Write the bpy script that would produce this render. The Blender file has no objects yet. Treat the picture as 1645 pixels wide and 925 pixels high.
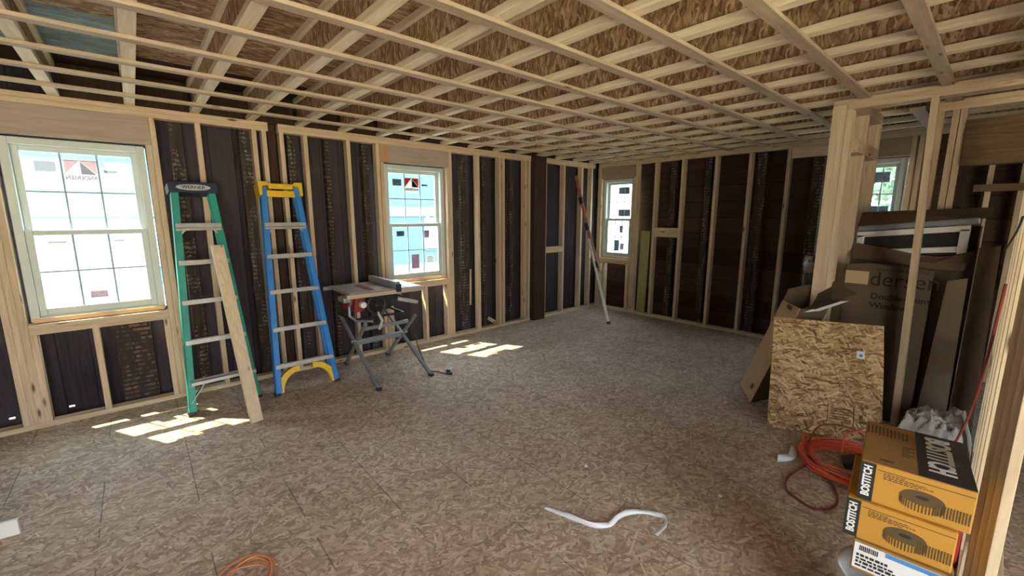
import bpy, bmesh, math, random
from mathutils import Vector, Matrix
random.seed(7)
S = bpy.context.scene
COL = S.collection
PI = math.pi
# ------------------------------------------------------------------ camera
cam = bpy.data.cameras.new('camera'); camo = bpy.data.objects.new('camera', cam); COL.objects.link(camo)
FPX = 683.0
cam.sensor_width = 36.0; cam.lens = 36.0 * FPX / 1645.0; cam.clip_start = 0.02
pt = math.atan(116.5 / FPX); azm = math.radians(48.68)
fw = Vector((math.cos(azm) * math.cos(pt), math.sin(azm) * math.cos(pt), -math.sin(pt)))
camo.location = (0, 0, 1.575)
camo.rotation_euler = fw.to_track_quat('-Z', 'Y').to_euler()
S.camera = camo
# ------------------------------------------------------------------ light
W = bpy.data.worlds.new('sky'); S.world = W; W.use_nodes = True
wn = W.node_tree; wn.nodes.clear()
wo = wn.nodes.new('ShaderNodeOutputWorld'); wb = wn.nodes.new('ShaderNodeBackground')
wt = wn.nodes.new('ShaderNodeTexCoord'); wsep = wn.nodes.new('ShaderNodeSeparateXYZ'); wr = wn.nodes.new('ShaderNodeValToRGB')
wn.links.new(wt.outputs['Generated'], wsep.inputs[0]); wn.links.new(wsep.outputs['Z'], wr.inputs[0])
wr.color_ramp.elements[0].position = 0.0; wr.color_ramp.elements[0].color = (0.30, 0.30, 0.29, 1)
wr.color_ramp.elements[1].position = 0.65; wr.color_ramp.elements[1].color = (0.80, 0.93, 1.0, 1)
wn.links.new(wr.outputs[0], wb.inputs[0]); wb.inputs[1].default_value = 9.0
wn.links.new(wb.outputs[0], wo.inputs[0])
sun = bpy.data.lights.new('sun', 'SUN'); sun.energy = 13.0; sun.angle = math.radians(0.6); sun.color = (1.0, 0.86, 0.50)
suno = bpy.data.objects.new('sun', sun); COL.objects.link(suno); suno.location = (0, 12, 12)
suno.rotation_euler = Vector((0.29, -0.53, -1.0)).to_track_quat('-Z', 'Y').to_euler()
S.view_settings.view_transform = 'Standard'; S.view_settings.look = 'None'
S.view_settings.gamma = 1.0; S.view_settings.use_curve_mapping = False
S.view_settings.exposure = 1.12

# ------------------------------------------------------------------ materials
def newmat(name):
    m = bpy.data.materials.new(name); m.use_nodes = True
    t = m.node_tree; b = t.nodes['Principled BSDF']; return m, t, b
def N(t, kind, **kw):
    n = t.nodes.new(kind)
    for k, v in kw.items():
        if isinstance(k, str) and hasattr(n, k): setattr(n, k, v)
        else: n.inputs[k].default_value = v
    return n
def L(t, a, b): t.links.new(a, b)
def ramp(t, stops, fac):
    r = t.nodes.new('ShaderNodeValToRGB'); e = r.color_ramp.elements
    while len(e) < len(stops): e.new(0.5)
    for el, (p, c) in zip(e, stops): el.position = p; el.color = (c[0], c[1], c[2], 1)
    L(t, fac, r.inputs[0]); return r.outputs[0]
def mixc(t, fac, a, b, mode='MIX'):
    m = t.nodes.new('ShaderNodeMix'); m.data_type = 'RGBA'; m.blend_type = mode
    for sock, v in ((m.inputs[0], fac), (m.inputs[6], a), (m.inputs[7], b)):
        if hasattr(v, 'links'): L(t, v, sock)
        elif isinstance(v, (int, float)): sock.default_value = v
        else: sock.default_value = (v[0], v[1], v[2], 1)
    return m.outputs[2]
def math_(t, op, a, b=None):
    m = t.nodes.new('ShaderNodeMath'); m.operation = op
    for s, v in ((m.inputs[0], a), (m.inputs[1], b)):
        if v is None: continue
        if hasattr(v, 'links'): L(t, v, s)
        else: s.default_value = v
    return m.outputs[0]
def coords(t, scale=(1, 1, 1), rot=(0, 0, 0), rnd=True, src='Object'):
    tc = t.nodes.new('ShaderNodeTexCoord'); mp = t.nodes.new('ShaderNodeMapping')
    mp.inputs['Scale'].default_value = scale; mp.inputs['Rotation'].default_value = rot
    if rnd:
        oi = t.nodes.new('ShaderNodeObjectInfo'); ad = t.nodes.new('ShaderNodeVectorMath'); ad.operation = 'ADD'
        sc = t.nodes.new('ShaderNodeMath'); sc.operation = 'MULTIPLY'; sc.inputs[1].default_value = 37.0
        L(t, oi.outputs['Random'], sc.inputs[0]); L(t, tc.outputs[src], ad.inputs[0]); L(t, sc.outputs[0], ad.inputs[1])
        L(t, ad.outputs[0], mp.inputs[0])
    else: L(t, tc.outputs[src], mp.inputs[0])
    return mp.outputs[0]
def noise(t, vec, scale=5.0, detail=4.0, rough=0.55, dist=0.0):
    n = t.nodes.new('ShaderNodeTexNoise'); n.inputs['Scale'].default_value = scale; n.inputs['Detail'].default_value = detail
    n.inputs['Roughness'].default_value = rough; n.inputs['Distortion'].default_value = dist
    L(t, vec, n.inputs['Vector']); return n.outputs['Fac']
def plain(name, c, rough=0.6, metal=0.0, var=0.12, vs=6.0, spec=0.5):
    m, t, b = newmat(name)
    f = noise(t, coords(t), vs, 3)
    lo = [x * (1 - var) for x in c]; hi = [min(1, x * (1 + var)) for x in c]
    L(t, ramp(t, [(0.3, lo), (0.7, hi)], f), b.inputs['Base Color'])
    b.inputs['Roughness'].default_value = rough; b.inputs['Metallic'].default_value = metal
    b.inputs['Specular IOR Level'].default_value = spec
    return m
def bump(t, b, h, strength=0.3, dist=0.002):
    bp = t.nodes.new('ShaderNodeBump'); bp.inputs['Strength'].default_value = strength; bp.inputs['Distance'].default_value = dist
    L(t, h, bp.inputs['Height']); L(t, bp.outputs[0], b.inputs['Normal'])
def wood(name, axis, dark, light, knots=True):
    m, t, b = newmat(name)
    sc = {'x': (1.0, 14, 14), 'y': (14, 1.0, 14), 'z': (14, 14, 1.0)}[axis]
    v = coords(t, sc); f = noise(t, v, 3.0, 6, 0.6, 0.6)
    f2 = noise(t, coords(t), 1.6, 2)
    c = ramp(t, [(0.28, dark), (0.5, [(a + c_) / 2 for a, c_ in zip(dark, light)]), (0.72, light)], f)
    c = mixc(t, math_(t, 'MULTIPLY', f2, 0.35), c, [x * 0.72 for x in light])
    if knots:
        ks = {'x': (2.2, 9, 9), 'y': (9, 2.2, 9), 'z': (9, 9, 2.2)}[axis]
        vo = t.nodes.new('ShaderNodeTexVoronoi'); vo.inputs['Scale'].default_value = 1.4; L(t, coords(t, ks), vo.inputs['Vector'])
        k = ramp(t, [(0.05, (1, 1, 1)), (0.16, (0, 0, 0))], vo.outputs['Distance'])
        c = mixc(t, k, c, (0.13, 0.07, 0.035))
    oi = t.nodes.new('ShaderNodeObjectInfo')
    c = mixc(t, math_(t, 'MULTIPLY', oi.outputs['Random'], 0.35), c, mixc(t, 1.0, c, (0.86, 0.80, 0.74), 'MULTIPLY'))
    L(t, c, b.inputs['Base Color']); b.inputs['Roughness'].default_value = 0.75; b.inputs['Specular IOR Level'].default_value = 0.25
    bump(t, b, f, 0.15, 0.001)
    return m
PD, PL = (0.50, 0.37, 0.23), (0.78, 0.64, 0.46)
M = {}
for a in 'xyz': M['pine_' + a] = wood('pine_' + a, a, PD, PL)
M['pine_pale_z'] = wood('pine_pale', 'z', (0.62, 0.49, 0.32), (0.84, 0.72, 0.53))
M['flange'] = wood('flange_lumber', 'y', (0.68, 0.56, 0.38), (0.95, 0.86, 0.68), False)
M['strap'] = wood('strapping_lumber', 'x', (0.40, 0.31, 0.22), (0.60, 0.50, 0.38))
M['treated'] = wood('treated_lumber', 'z', (0.34, 0.30, 0.12), (0.50, 0.44, 0.20), False)
M['old_z'] = wood('old_post_wood', 'z', (0.018, 0.010, 0.007), (0.085, 0.042, 0.024), False)
M['old_y'] = wood('old_beam_wood', 'y', (0.09, 0.055, 0.030), (0.20, 0.13, 0.075), False)

def osb(name, cols, seam=False, scale=1.0, contrast=1.0, plane='xy', angs=(0.35, 1.25, 2.2, 2.85, 0.75)):
    """strand board: three layers of stretched cells turned to different angles"""
    m, t, b = newmat(name)
    tc = t.nodes.new('ShaderNodeTexCoord')
    base = tc.outputs['Object']
    sep = t.nodes.new('ShaderNodeSeparateXYZ'); L(t, base, sep.inputs[0])
    com = t.nodes.new('ShaderNodeCombineXYZ')
    L(t, sep.outputs[plane[0].upper()], com.inputs['X']); L(t, sep.outputs[plane[1].upper()], com.inputs['Y'])
    wp = t.nodes.new('ShaderNodeTexNoise'); wp.inputs['Scale'].default_value = 9.0 * scale; wp.inputs['Detail'].default_value = 3
    L(t, com.outputs[0], wp.inputs['Vector'])
    wsc = t.nodes.new('ShaderNodeVectorMath'); wsc.operation = 'SCALE'; wsc.inputs['Scale'].default_value = 0.05 / scale
    L(t, wp.outputs['Color'], wsc.inputs[0])
    wad = t.nodes.new('ShaderNodeVectorMath'); wad.operation = 'ADD'; L(t, com.outputs[0], wad.inputs[0]); L(t, wsc.outputs[0], wad.inputs[1])
    cells = []
    for i, ang in enumerate(angs):
        mp = t.nodes.new('ShaderNodeMapping'); mp.inputs['Rotation'].default_value = (0, 0, ang)
        mp.inputs['Location'].default_value = (i * 3.7, i * 1.9, 0)
        L(t, wad.outputs[0], mp.inputs[0])
        mq = t.nodes.new('ShaderNodeMapping'); mq.inputs['Scale'].default_value = (11 * scale * (1 + 0.25 * (i % 3)), 58 * scale * (1 + 0.2 * (i % 2)), 1); L(t, mp.outputs[0], mq.inputs[0])
        vo = t.nodes.new('ShaderNodeTexVoronoi'); vo.voronoi_dimensions = '2D'; vo.inputs['Scale'].default_value = 1.0
        L(t, mq.outputs[0], vo.inputs['Vector'])
        s2 = t.nodes.new('ShaderNodeSeparateColor'); L(t, vo.outputs['Color'], s2.inputs[0])
        cells.append((s2.outputs[0], s2.outputs[1], vo.outputs['Distance']))
    val, pick = cells[0][0], cells[0][1]
    for v, p, d in cells[1:]:
        gt = math_(t, 'GREATER_THAN', p, pick)
        mx = t.nodes.new('ShaderNodeMix'); L(t, gt, mx.inputs[0]); L(t, val, mx.inputs[2]); L(t, v, mx.inputs[3]); val = mx.outputs[0]
        mp_ = t.nodes.new('ShaderNodeMath'); mp_.operation = 'MAXIMUM'; L(t, p, mp_.inputs[0]); L(t, pick, mp_.inputs[1]); pick = mp_.outputs[0]
    big = noise(t, com.outputs[0], 1.3, 3)
    fine = noise(t, com.outputs[0], 60 * scale, 3)
    vv = math_(t, 'ADD', math_(t, 'MULTIPLY', math_(t, 'SUBTRACT', val, 0.5), contrast), 0.5)
    vv = math_(t, 'ADD', vv, math_(t, 'MULTIPLY', math_(t, 'SUBTRACT', fine, 0.5), 0.35))
    vv = math_(t, 'ADD', vv, math_(t, 'MULTIPLY', math_(t, 'SUBTRACT', big, 0.5), 0.45))
    c = ramp(t, cols, vv)
    if seam:
        # printed nailing lines along Y every 16 in, sheet joints along X every 4 ft
        X, Y = sep.outputs['X'], sep.outputs['Y']
        def line(co, period, off, wdt):
            f = math_(t, 'FRACT', math_(t, 'DIVIDE', math_(t, 'ADD', co, off), period))
            return math_(t, 'LESS_THAN', math_(t, 'ABSOLUTE', math_(t, 'SUBTRACT', f, 0.5)), wdt / period)
        dash = math_(t, 'GREATER_THAN', noise(t, com.outputs[0], 2.2, 1), 0.50)
        ln = math_(t, 'MULTIPLY', line(X, 0.4064, 0.10, 0.0028), dash)
        ln = math_(t, 'MAXIMUM', math_(t, 'MULTIPLY', ln, 0.60), math_(t, 'MULTIPLY', line(Y, 1.22, 0.35, 0.0018), 0.5))
        c = mixc(t, ln, c, (0.05, 0.042, 0.035))
    L(t, c, b.inputs['Base Color']); b.inputs['Roughness'].default_value = 0.72; b.inputs['Specular IOR Level'].default_value = 0.3
    bump(t, b, vv, 0.25, 0.0015)
    return m
FLC = [(0.05, (0.235, 0.155, 0.108)), (0.40, (0.405, 0.300, 0.224)), (0.62, (0.51, 0.395, 0.308)), (0.95, (0.76, 0.65, 0.54))]
M['osb_floor'] = osb('floor_strand_board', FLC, True, 1.25, 0.60)
GLD = [(0.05, (0.14, 0.075, 0.03)), (0.35, (0.34, 0.215, 0.10)), (0.6, (0.50, 0.34, 0.17)), (0.95, (0.72, 0.55, 0.32))]
M['osb_panel'] = osb('golden_strand_board', GLD, False, 1.25, 0.85, 'xz', (0.1, -0.5, 0.45, 1.1, -0.15))
WEB = [(0.05, (0.17, 0.090, 0.040)), (0.4, (0.34, 0.20, 0.105)), (0.7, (0.48, 0.32, 0.18)), (0.95, (0.72, 0.55, 0.36))]
M['osb_web'] = osb('joist_web_strand_board', WEB, False, 1.3, 0.8, 'zy', (0.0, 0.22, -0.25, 0.5, -0.1))
M['osb_deck'] = osb('deck_strand_board', WEB, False, 1.0, 0.85, 'xy', (0.0, 0.15, -0.2, 0.35, -0.08))

def oldboards(name, axis, c1, c2, period=0.15):
    m, t, b = newmat(name)
    v = coords(t, (1, 1, 1), rnd=False)
    sep = t.nodes.new('ShaderNodeSeparateXYZ'); L(t, v, sep.inputs[0])
    co = sep.outputs[axis.upper()]
    fl = math_(t, 'FLOOR', math_(t, 'DIVIDE', co, period)); fr = math_(t, 'FRACT', math_(t, 'DIVIDE', co, period))
    wn_ = t.nodes.new('ShaderNodeTexWhiteNoise'); wn_.noise_dimensions = '1D'; L(t, fl, wn_.inputs['W'])
    sc = {'z': (1.5, 1.5, 22), 'x': (22, 22, 1.5), 'y': (22, 22, 1.5)}[axis]
    f = noise(t, coords(t, sc, rnd=False), 2.0, 6, 0.65, 0.5)
    f3 = noise(t, v, 1.4, 3)
    fac = math_(t, 'ADD', math_(t, 'MULTIPLY', f, 0.5), math_(t, 'MULTIPLY', wn_.outputs['Value'], 0.25))
    fac = math_(t, 'ADD', fac, math_(t, 'MULTIPLY', f3, 0.3))
    c = ramp(t, [(0.3, c1), (0.75, c2)], fac)
    gap = math_(t, 'LESS_THAN', fr, 0.045)
    c = mixc(t, math_(t, 'MULTIPLY', gap, 0.55), c, (0.004, 0.003, 0.003))
    L(t, c, b.inputs['Base Color']); b.inputs['Roughness'].default_value = 0.85; b.inputs['Specular IOR Level'].default_value = 0.2
    bump(t, b, f, 0.4, 0.004)
    return m
M['siding_back'] = oldboards('old_brown_boards', 'z', (0.020, 0.012, 0.009), (0.10, 0.055, 0.033), 0.22)
M['sheath_left'] = oldboards('old_dark_boards', 'x', (0.016, 0.013, 0.018), (0.075, 0.052, 0.056), 0.24)  # dark old boards with a slight blue haze cast mixed into the colour
M['sheath_mid'] = oldboards('old_haze_tinted_boards', 'x', (0.022, 0.019, 0.026), (0.085, 0.066, 0.075), 0.19)  # purple cast of the window haze is painted into these dark boards
def oldstud():
    m, t, b = newmat('old_stud_with_plaster_marks')
    v = coords(t, (1, 1, 1))
    w = t.nodes.new('ShaderNodeTexWave'); w.wave_type = 'BANDS'; w.bands_direction = 'Z'
    w.inputs['Scale'].default_value = 8.0; w.inputs['Distortion'].default_value = 7.0; w.inputs['Detail'].default_value = 5; w.inputs['Detail Scale'].default_value = 3.5; w.inputs['Detail Roughness'].default_value = 0.7
    L(t, v, w.inputs['Vector'])
    msk = noise(t, coords(t, (7, 7, 1.6)), 3.0, 5, 0.75)
    k = ramp(t, [(0.50, (0, 0, 0)), (0.68, (1, 1, 1))], msk)
    bands = ramp(t, [(0.45, (0, 0, 0)), (0.75, (1, 1, 1))], w.outputs['Fac'])
    kk = mixc(t, 1.0, k, bands, 'MULTIPLY')
    base = ramp(t, [(0.3, (0.020, 0.014, 0.011)), (0.7, (0.070, 0.050, 0.038))], noise(t, coords(t, (12, 12, 1)), 2.5, 5))
    c = mixc(t, kk, base, (0.32, 0.27, 0.23))
    L(t, c, b.inputs['Base Color']); b.inputs['Roughness'].default_value = 0.9
    return m
M['old_stud'] = oldstud()
def oldstud_red():
    m, t, b = newmat('old_lath_stripes')
    br = t.nodes.new('ShaderNodeTexBrick'); L(t, coords(t, (1, 1, 1), (PI / 2, 0, 0)), br.inputs['Vector'])
    br.inputs['Scale'].default_value = 1.0; br.inputs['Brick Width'].default_value = 0.22; br.inputs['Row Height'].default_value = 0.038
    br.inputs['Mortar Size'].default_value = 0.008
    br.inputs['Color1'].default_value = (0.22, 0.12, 0.08, 1); br.inputs['Color2'].default_value = (0.12, 0.065, 0.05, 1); br.inputs['Mortar'].default_value = (0.02, 0.013, 0.012, 1)
    k = ramp(t, [(0.46, (0, 0, 0)), (0.60, (1, 1, 1))], noise(t, coords(t, (9, 9, 3)), 2.5, 5, 0.75))
    L(t, mixc(t, k, (0.035, 0.024, 0.022), br.outputs['Color']), b.inputs['Base Color']); b.inputs['Roughness'].default_value = 0.9
    return m
M['lath'] = oldstud_red()
M['header'] = wood('header_plywood', 'x', (0.36, 0.29, 0.24), (0.48, 0.40, 0.34), False)
M['header_y'] = wood('header_plywood_back', 'y', (0.30, 0.235, 0.17), (0.42, 0.34, 0.26), False)
M['header_orange'] = wood('header_orange_plywood', 'z', (0.46, 0.27, 0.15), (0.60, 0.38, 0.22), False)
M['raw_sill'] = wood('raw_sill_wood', 'x', (0.66, 0.40, 0.20), (0.85, 0.58, 0.34), False)
M['vinyl'] = plain('white_window_vinyl', (0.54, 0.60, 0.56), 0.45, var=0.03)
M['grille'] = plain('grey_grille', (0.30, 0.38, 0.42), 0.5)
def backlit(name, c, var=0.05, vs=30):
    """thin paper that lets daylight through"""
    m, t, b = newmat(name)
    col = ramp(t, [(0.35, [x * (1 - var) for x in c]), (0.65, [min(1, x * (1 + var)) for x in c])], noise(t, coords(t), vs, 3))
    tl = t.nodes.new('ShaderNodeBsdfTranslucent'); L(t, col, tl.inputs[0]); L(t, col, b.inputs['Base Color']); b.inputs['Roughness'].default_value = 0.7
    mx = t.nodes.new('ShaderNodeMixShader'); mx.inputs[0].default_value = 0.8
    L(t, b.outputs[0], mx.inputs[1]); L(t, tl.outputs[0], mx.inputs[2]); L(t, mx.outputs[0], t.nodes['Material Output'].inputs[0])
    return m
M['sticker'] = backlit('sticker_paper', (0.42, 0.42, 0.41))
M['sticker_grey'] = backlit('sticker_grey', (0.10, 0.115, 0.115), 0.35, 60)
M['sticker_pink'] = backlit('sticker_pink_grey', (0.22, 0.16, 0.19), 0.25, 50)
M['orange'] = backlit('logo_orange', (0.75, 0.13, 0.045))
M['logo_dark'] = plain('logo_dark', (0.03, 0.03, 0.035), 0.6)
M['alu'] = plain('brushed_aluminium', (0.46, 0.44, 0.41), 0.45, 0.45, var=0.12, vs=18)
M['steel'] = plain('grey_steel', (0.28, 0.31, 0.33), 0.42, 0.5, var=0.15)
M['green'] = plain('green_fibreglass', (0.02, 0.30, 0.24), 0.45, var=0.15)
M['blue'] = plain('blue_fibreglass', (0.03, 0.22, 0.62), 0.45, var=0.12)
M['yellow'] = plain('yellow_plastic', (0.80, 0.52, 0.03), 0.5, var=0.1)
M['black'] = plain('black_plastic', (0.018, 0.019, 0.024), 0.5, var=0.2)
M['navy'] = plain('navy_cap_plastic', (0.018, 0.024, 0.055), 0.5)
M['silver'] = plain('silver_print', (0.50, 0.55, 0.58), 0.4, 0.3)
M['red'] = plain('red_plastic', (0.42, 0.025, 0.02), 0.45)
M['red_cord'] = plain('dark_red_cord', (0.30, 0.05, 0.035), 0.55)
M['red_dull'] = plain('dusty_red_metal', (0.30, 0.035, 0.025), 0.6, var=0.3, vs=15)
M['rust'] = plain('rust_red_paint', (0.36, 0.12, 0.085), 0.6, var=0.3, vs=20)
M['white'] = plain('white_paint', (0.75, 0.74, 0.72), 0.5, var=0.05)
M['orange_cord'] = plain('orange_cord', (0.72, 0.10, 0.045), 0.55)
M['brown_cord'] = plain('brown_cord', (0.16, 0.035, 0.02), 0.5)
M['tan_cord'] = plain('copper_cord', (0.55, 0.22, 0.10), 0.5)
M['paper'] = plain('white_paper', (0.78, 0.80, 0.84), 0.6, var=0.04)
M['card'] = plain('brightened_tan_cardboard', (0.58, 0.41, 0.25), 0.85, var=0.08, vs=4)  # tan raised so the carton side facing the window looks lit
M['card_dark'] = plain('brown_cardboard', (0.13, 0.092, 0.058), 0.88, var=0.12, vs=4)
M['card_in'] = plain('inner_brown_cardboard', (0.11, 0.068, 0.040), 0.9, var=0.15, vs=5)
M['nailbox'] = plain('yellow_carton', (0.50, 0.255, 0.035), 0.65, var=0.07, vs=5)
M['nailbox_top'] = plain('dusty_yellow_carton', (0.32, 0.18, 0.055), 0.75, var=0.1, vs=5)
M['ink'] = plain('black_ink', (0.020, 0.021, 0.022), 0.55, var=0.15)
M['ink_soft'] = plain('faded_ink', (0.10, 0.062, 0.022), 0.7)
M['ink_card'] = plain('ink_on_card', (0.022, 0.016, 0.014), 0.8)
M['label_blue'] = plain('label_blue', (0.07, 0.25, 0.60), 0.5)
M['cloth'] = plain('grey_drop_cloth', (0.40, 0.40, 0.39), 0.8, var=0.3, vs=9)
M['tubewhite'] = plain('dusty_plastic', (0.60, 0.60, 0.58), 0.3)
M['concrete'] = plain('outdoor_ground', (0.30, 0.31, 0.32), 0.9, var=0.15, vs=0.6)
M['siding'] = None
def siding():
    m, t, b = newmat('pale_blue_siding')
    v = coords(t, rnd=False); sep = t.nodes.new('ShaderNodeSeparateXYZ'); L(t, v, sep.inputs[0])
    fr = math_(t, 'FRACT', math_(t, 'DIVIDE', sep.outputs['Z'], 0.18))
    c = mixc(t, math_(t, 'LESS_THAN', fr, 0.1), (0.07, 0.15, 0.21), (0.055, 0.12, 0.17))
    L(t, c, b.inputs['Base Color']); b.inputs['Roughness'].default_value = 0.7
    return m
M['siding'] = siding(); M['trim_pale'] = plain('pale_grey_trim', (0.22, 0.25, 0.26), 0.6)
M['leaf'] = plain('tree_leaves', (0.10, 0.17, 0.10), 0.8, var=0.5, vs=3)
def glass(name, tint=(0.95, 0.98, 1.0), k=0.06):
    m, t, b = newmat(name); t.nodes.remove(b)
    tr = t.nodes.new('ShaderNodeBsdfTransparent'); tr.inputs[0].default_value = (*tint, 1)
    gl = t.nodes.new('ShaderNodeBsdfGlossy'); gl.inputs['Roughness'].default_value = 0.02
    mx = t.nodes.new('ShaderNodeMixShader'); mx.inputs[0].default_value = k
    L(t, tr.outputs[0], mx.inputs[1]); L(t, gl.outputs[0], mx.inputs[2]); L(t, mx.outputs[0], t.nodes['Material Output'].inputs[0])
    return m
M['ink_plain'] = plain('label_ink', (0.02, 0.02, 0.022), 0.7)
M['glass'] = glass('window_glass')
M['clear'] = glass('clear_wrap', (0.75, 0.77, 0.78), 0.25)
def darkglass():
    m, t, b = newmat('dark_pane'); b.inputs['Base Color'].default_value = (0.03, 0.032, 0.030, 1); b.inputs['Roughness'].default_value = 0.12
    return m
M['darkpane'] = darkglass()

# ------------------------------------------------------------------ mesh helpers
class MB:
    def __init__(s): s.v = []; s.f = []; s.mi = []; s.cur = 0
    def add(s, vs, fs):
        n = len(s.v); s.v += [Vector(v) for v in vs]; s.f += [[i + n for i in f] for f in fs]; s.mi += [s.cur] * len(fs); return s
    def box(s, x0, x1, y0, y1, z0, z1):
        return s.add([(x0, y0, z0), (x1, y0, z0), (x1, y1, z0), (x0, y1, z0), (x0, y0, z1), (x1, y0, z1), (x1, y1, z1), (x0, y1, z1)],
                     [(0, 3, 2, 1), (4, 5, 6, 7), (0, 1, 5, 4), (1, 2, 6, 5), (2, 3, 7, 6), (3, 0, 4, 7)])
    def bar(s, a, b, w, d, side=(1, 0, 0)):
        """rectangular bar a->b, w along side, d across"""
        a, b = Vector(a), Vector(b); ax = (b - a).normalized(); sd = Vector(side); sd = (sd - ax * sd.dot(ax)).normalized(); up = ax.cross(sd)
        vs = []
        for p in (a, b):
            for q, r in ((-1, -1), (1, -1), (1, 1), (-1, 1)): vs.append(p + sd * q * w / 2 + up * r * d / 2)
        return s.add(vs, [(3, 2, 1, 0), (4, 5, 6, 7), (0, 1, 5, 4), (1, 2, 6, 5), (2, 3, 7, 6), (3, 0, 4, 7)])
    def tube(s, pts, r, n=8, closed=False, r2=None):
        pts = [Vector(p) for p in pts]; m = len(pts); rings = []
        up = Vector((0, 0, 1)); prev = None
        for i, p in enumerate(pts):
            if closed: tg = pts[(i + 1) % m] - pts[i - 1]
            else: tg = pts[min(i + 1, m - 1)] - pts[max(i - 1, 0)]
            tg.normalize()
            if prev is None:
                ref = up if abs(tg.z) < 0.9 else Vector((1, 0, 0)); prev = (ref - tg * ref.dot(tg)).normalized()
            else: prev = (prev - tg * prev.dot(tg)).normalized()
            bn = tg.cross(prev); rr = r if r2 is None else r + (r2 - r) * i / (m - 1)
            rings.append([p + prev * math.cos(2 * PI * k / n) * rr + bn * math.sin(2 * PI * k / n) * rr for k in range(n)])
        vs = [v for rg in rings for v in rg]; fs = []
        for i in range(m if closed else m - 1):
            j = (i + 1) % m
            for k in range(n): fs.append((i * n + k, i * n + (k + 1) % n, j * n + (k + 1) % n, j * n + k))
        if not closed: fs.append(tuple(reversed(range(n)))); fs.append(tuple((m - 1) * n + k for k in range(n)))
        return s.add(vs, fs)
    def cyl(s, a, b, r, n=20, r2=None): return s.tube([a, b], r, n, False, r2)
    def lathe(s, prof, c=(0, 0, 0), n=28):
        vs = []; m = len(prof)
        for (r, z) in prof:
            for k in range(n): vs.append((c[0] + r * math.cos(2 * PI * k / n), c[1] + r * math.sin(2 * PI * k / n), c[2] + z))
        fs = [(i * n + k, i * n + (k + 1) % n, (i + 1) * n + (k + 1) % n, (i + 1) * n + k) for i in range(m - 1) for k in range(n)]
        return s.add(vs, fs)
    def prism(s, poly, axis, a, b):
        """extrude a 2-D polygon along axis from a to b"""
        def mk(p, h): return {'x': (h, p[0], p[1]), 'y': (p[0], h, p[1]), 'z': (p[0], p[1], h)}[axis]
        n = len(poly); vs = [mk(p, a) for p in poly] + [mk(p, b) for p in poly]
        return s.add(vs, [tuple(range(n)), tuple(reversed(range(n, 2 * n)))] + [(i, (i + 1) % n, n + (i + 1) % n, n + i) for i in range(n)])
    def xf(s, mat): s.v = [mat @ v for v in s.v]; return s
    def build(s, name, mats, parent=None, loc=None, bevel=0.0, smooth=False, solid=0.0):
        me = bpy.data.meshes.new(name)
        if loc is None and parent is None:
            xs = [v.x for v in s.v]; ys = [v.y for v in s.v]; zs = [v.z for v in s.v]
            loc = Vector(((min(xs) + max(xs)) / 2, (min(ys) + max(ys)) / 2, min(zs)))
        off = Vector(loc) if loc is not None else Vector((0, 0, 0))
        me.from_pydata([v - off for v in s.v], [], s.f)
        if not isinstance(mats, (list, tuple)): mats = [mats]
        for m in mats: me.materials.append(m)
        for p, i in zip(me.polygons, s.mi): p.material_index = min(i, len(mats) - 1); p.use_smooth = smooth
        bm = bmesh.new(); bm.from_mesh(me); bmesh.ops.recalc_face_normals(bm, faces=bm.faces); bm.to_mesh(me); bm.free()
        o = bpy.data.objects.new(name, me); COL.objects.link(o); o.location = off
        if parent is not None: o.parent = parent
        if bevel:
            b = o.modifiers.new('bevel', 'BEVEL'); b.width = bevel; b.segments = 2; b.limit_method = 'ANGLE'
        if solid:
            b = o.modifiers.new('solid', 'SOLIDIFY'); b.thickness = solid
        if smooth and bevel == 0:
            pass
        return o
def bx(*a): return MB().box(*a)
def tag(o, label, cat, group=None):
    o['label'] = label; o['category'] = cat
    if group: o['group'] = group
    return o
def struct(o): o['kind'] = 'structure'; return o
def empty(name, loc, rz=0.0, label=None, cat=None, group=None, rx=0.0):
    o = bpy.data.objects.new(name, None); COL.objects.link(o); o.location = loc; o.rotation_euler = (rx, 0, rz); o.empty_display_size = 0.1
    if label: tag(o, label, cat, group)
    return o
def text(name, s, size, mat, parent, mtx, depth=0.0006, align='CENTER', sx=1.0, bold=0.0):
    c = bpy.data.curves.new(name, 'FONT'); c.body = s; c.size = size; c.align_x = align; c.align_y = 'CENTER'; c.extrude = depth; c.offset = bold
    c.resolution_u = 3
    tmp = bpy.data.objects.new('tmp', c); COL.objects.link(tmp)
    dg = bpy.context.evaluated_depsgraph_get(); me = bpy.data.meshes.new_from_object(tmp.evaluated_get(dg))
    bpy.data.objects.remove(tmp); me.name = name
    me.transform(mtx @ Matrix.Diagonal((sx, 1, 1, 1))); me.materials.clear(); me.materials.append(mat)
    o = bpy.data.objects.new(name, me); COL.objects.link(o); o.parent = parent
    return o
def frame_mtx(origin, xdir, ydir):
    x = Vector(xdir).normalized(); y = Vector(ydir).normalized(); z = x.cross(y)
    m = Matrix((x, y, z)).transposed().to_4x4(); m.translation = Vector(origin); return m

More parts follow.
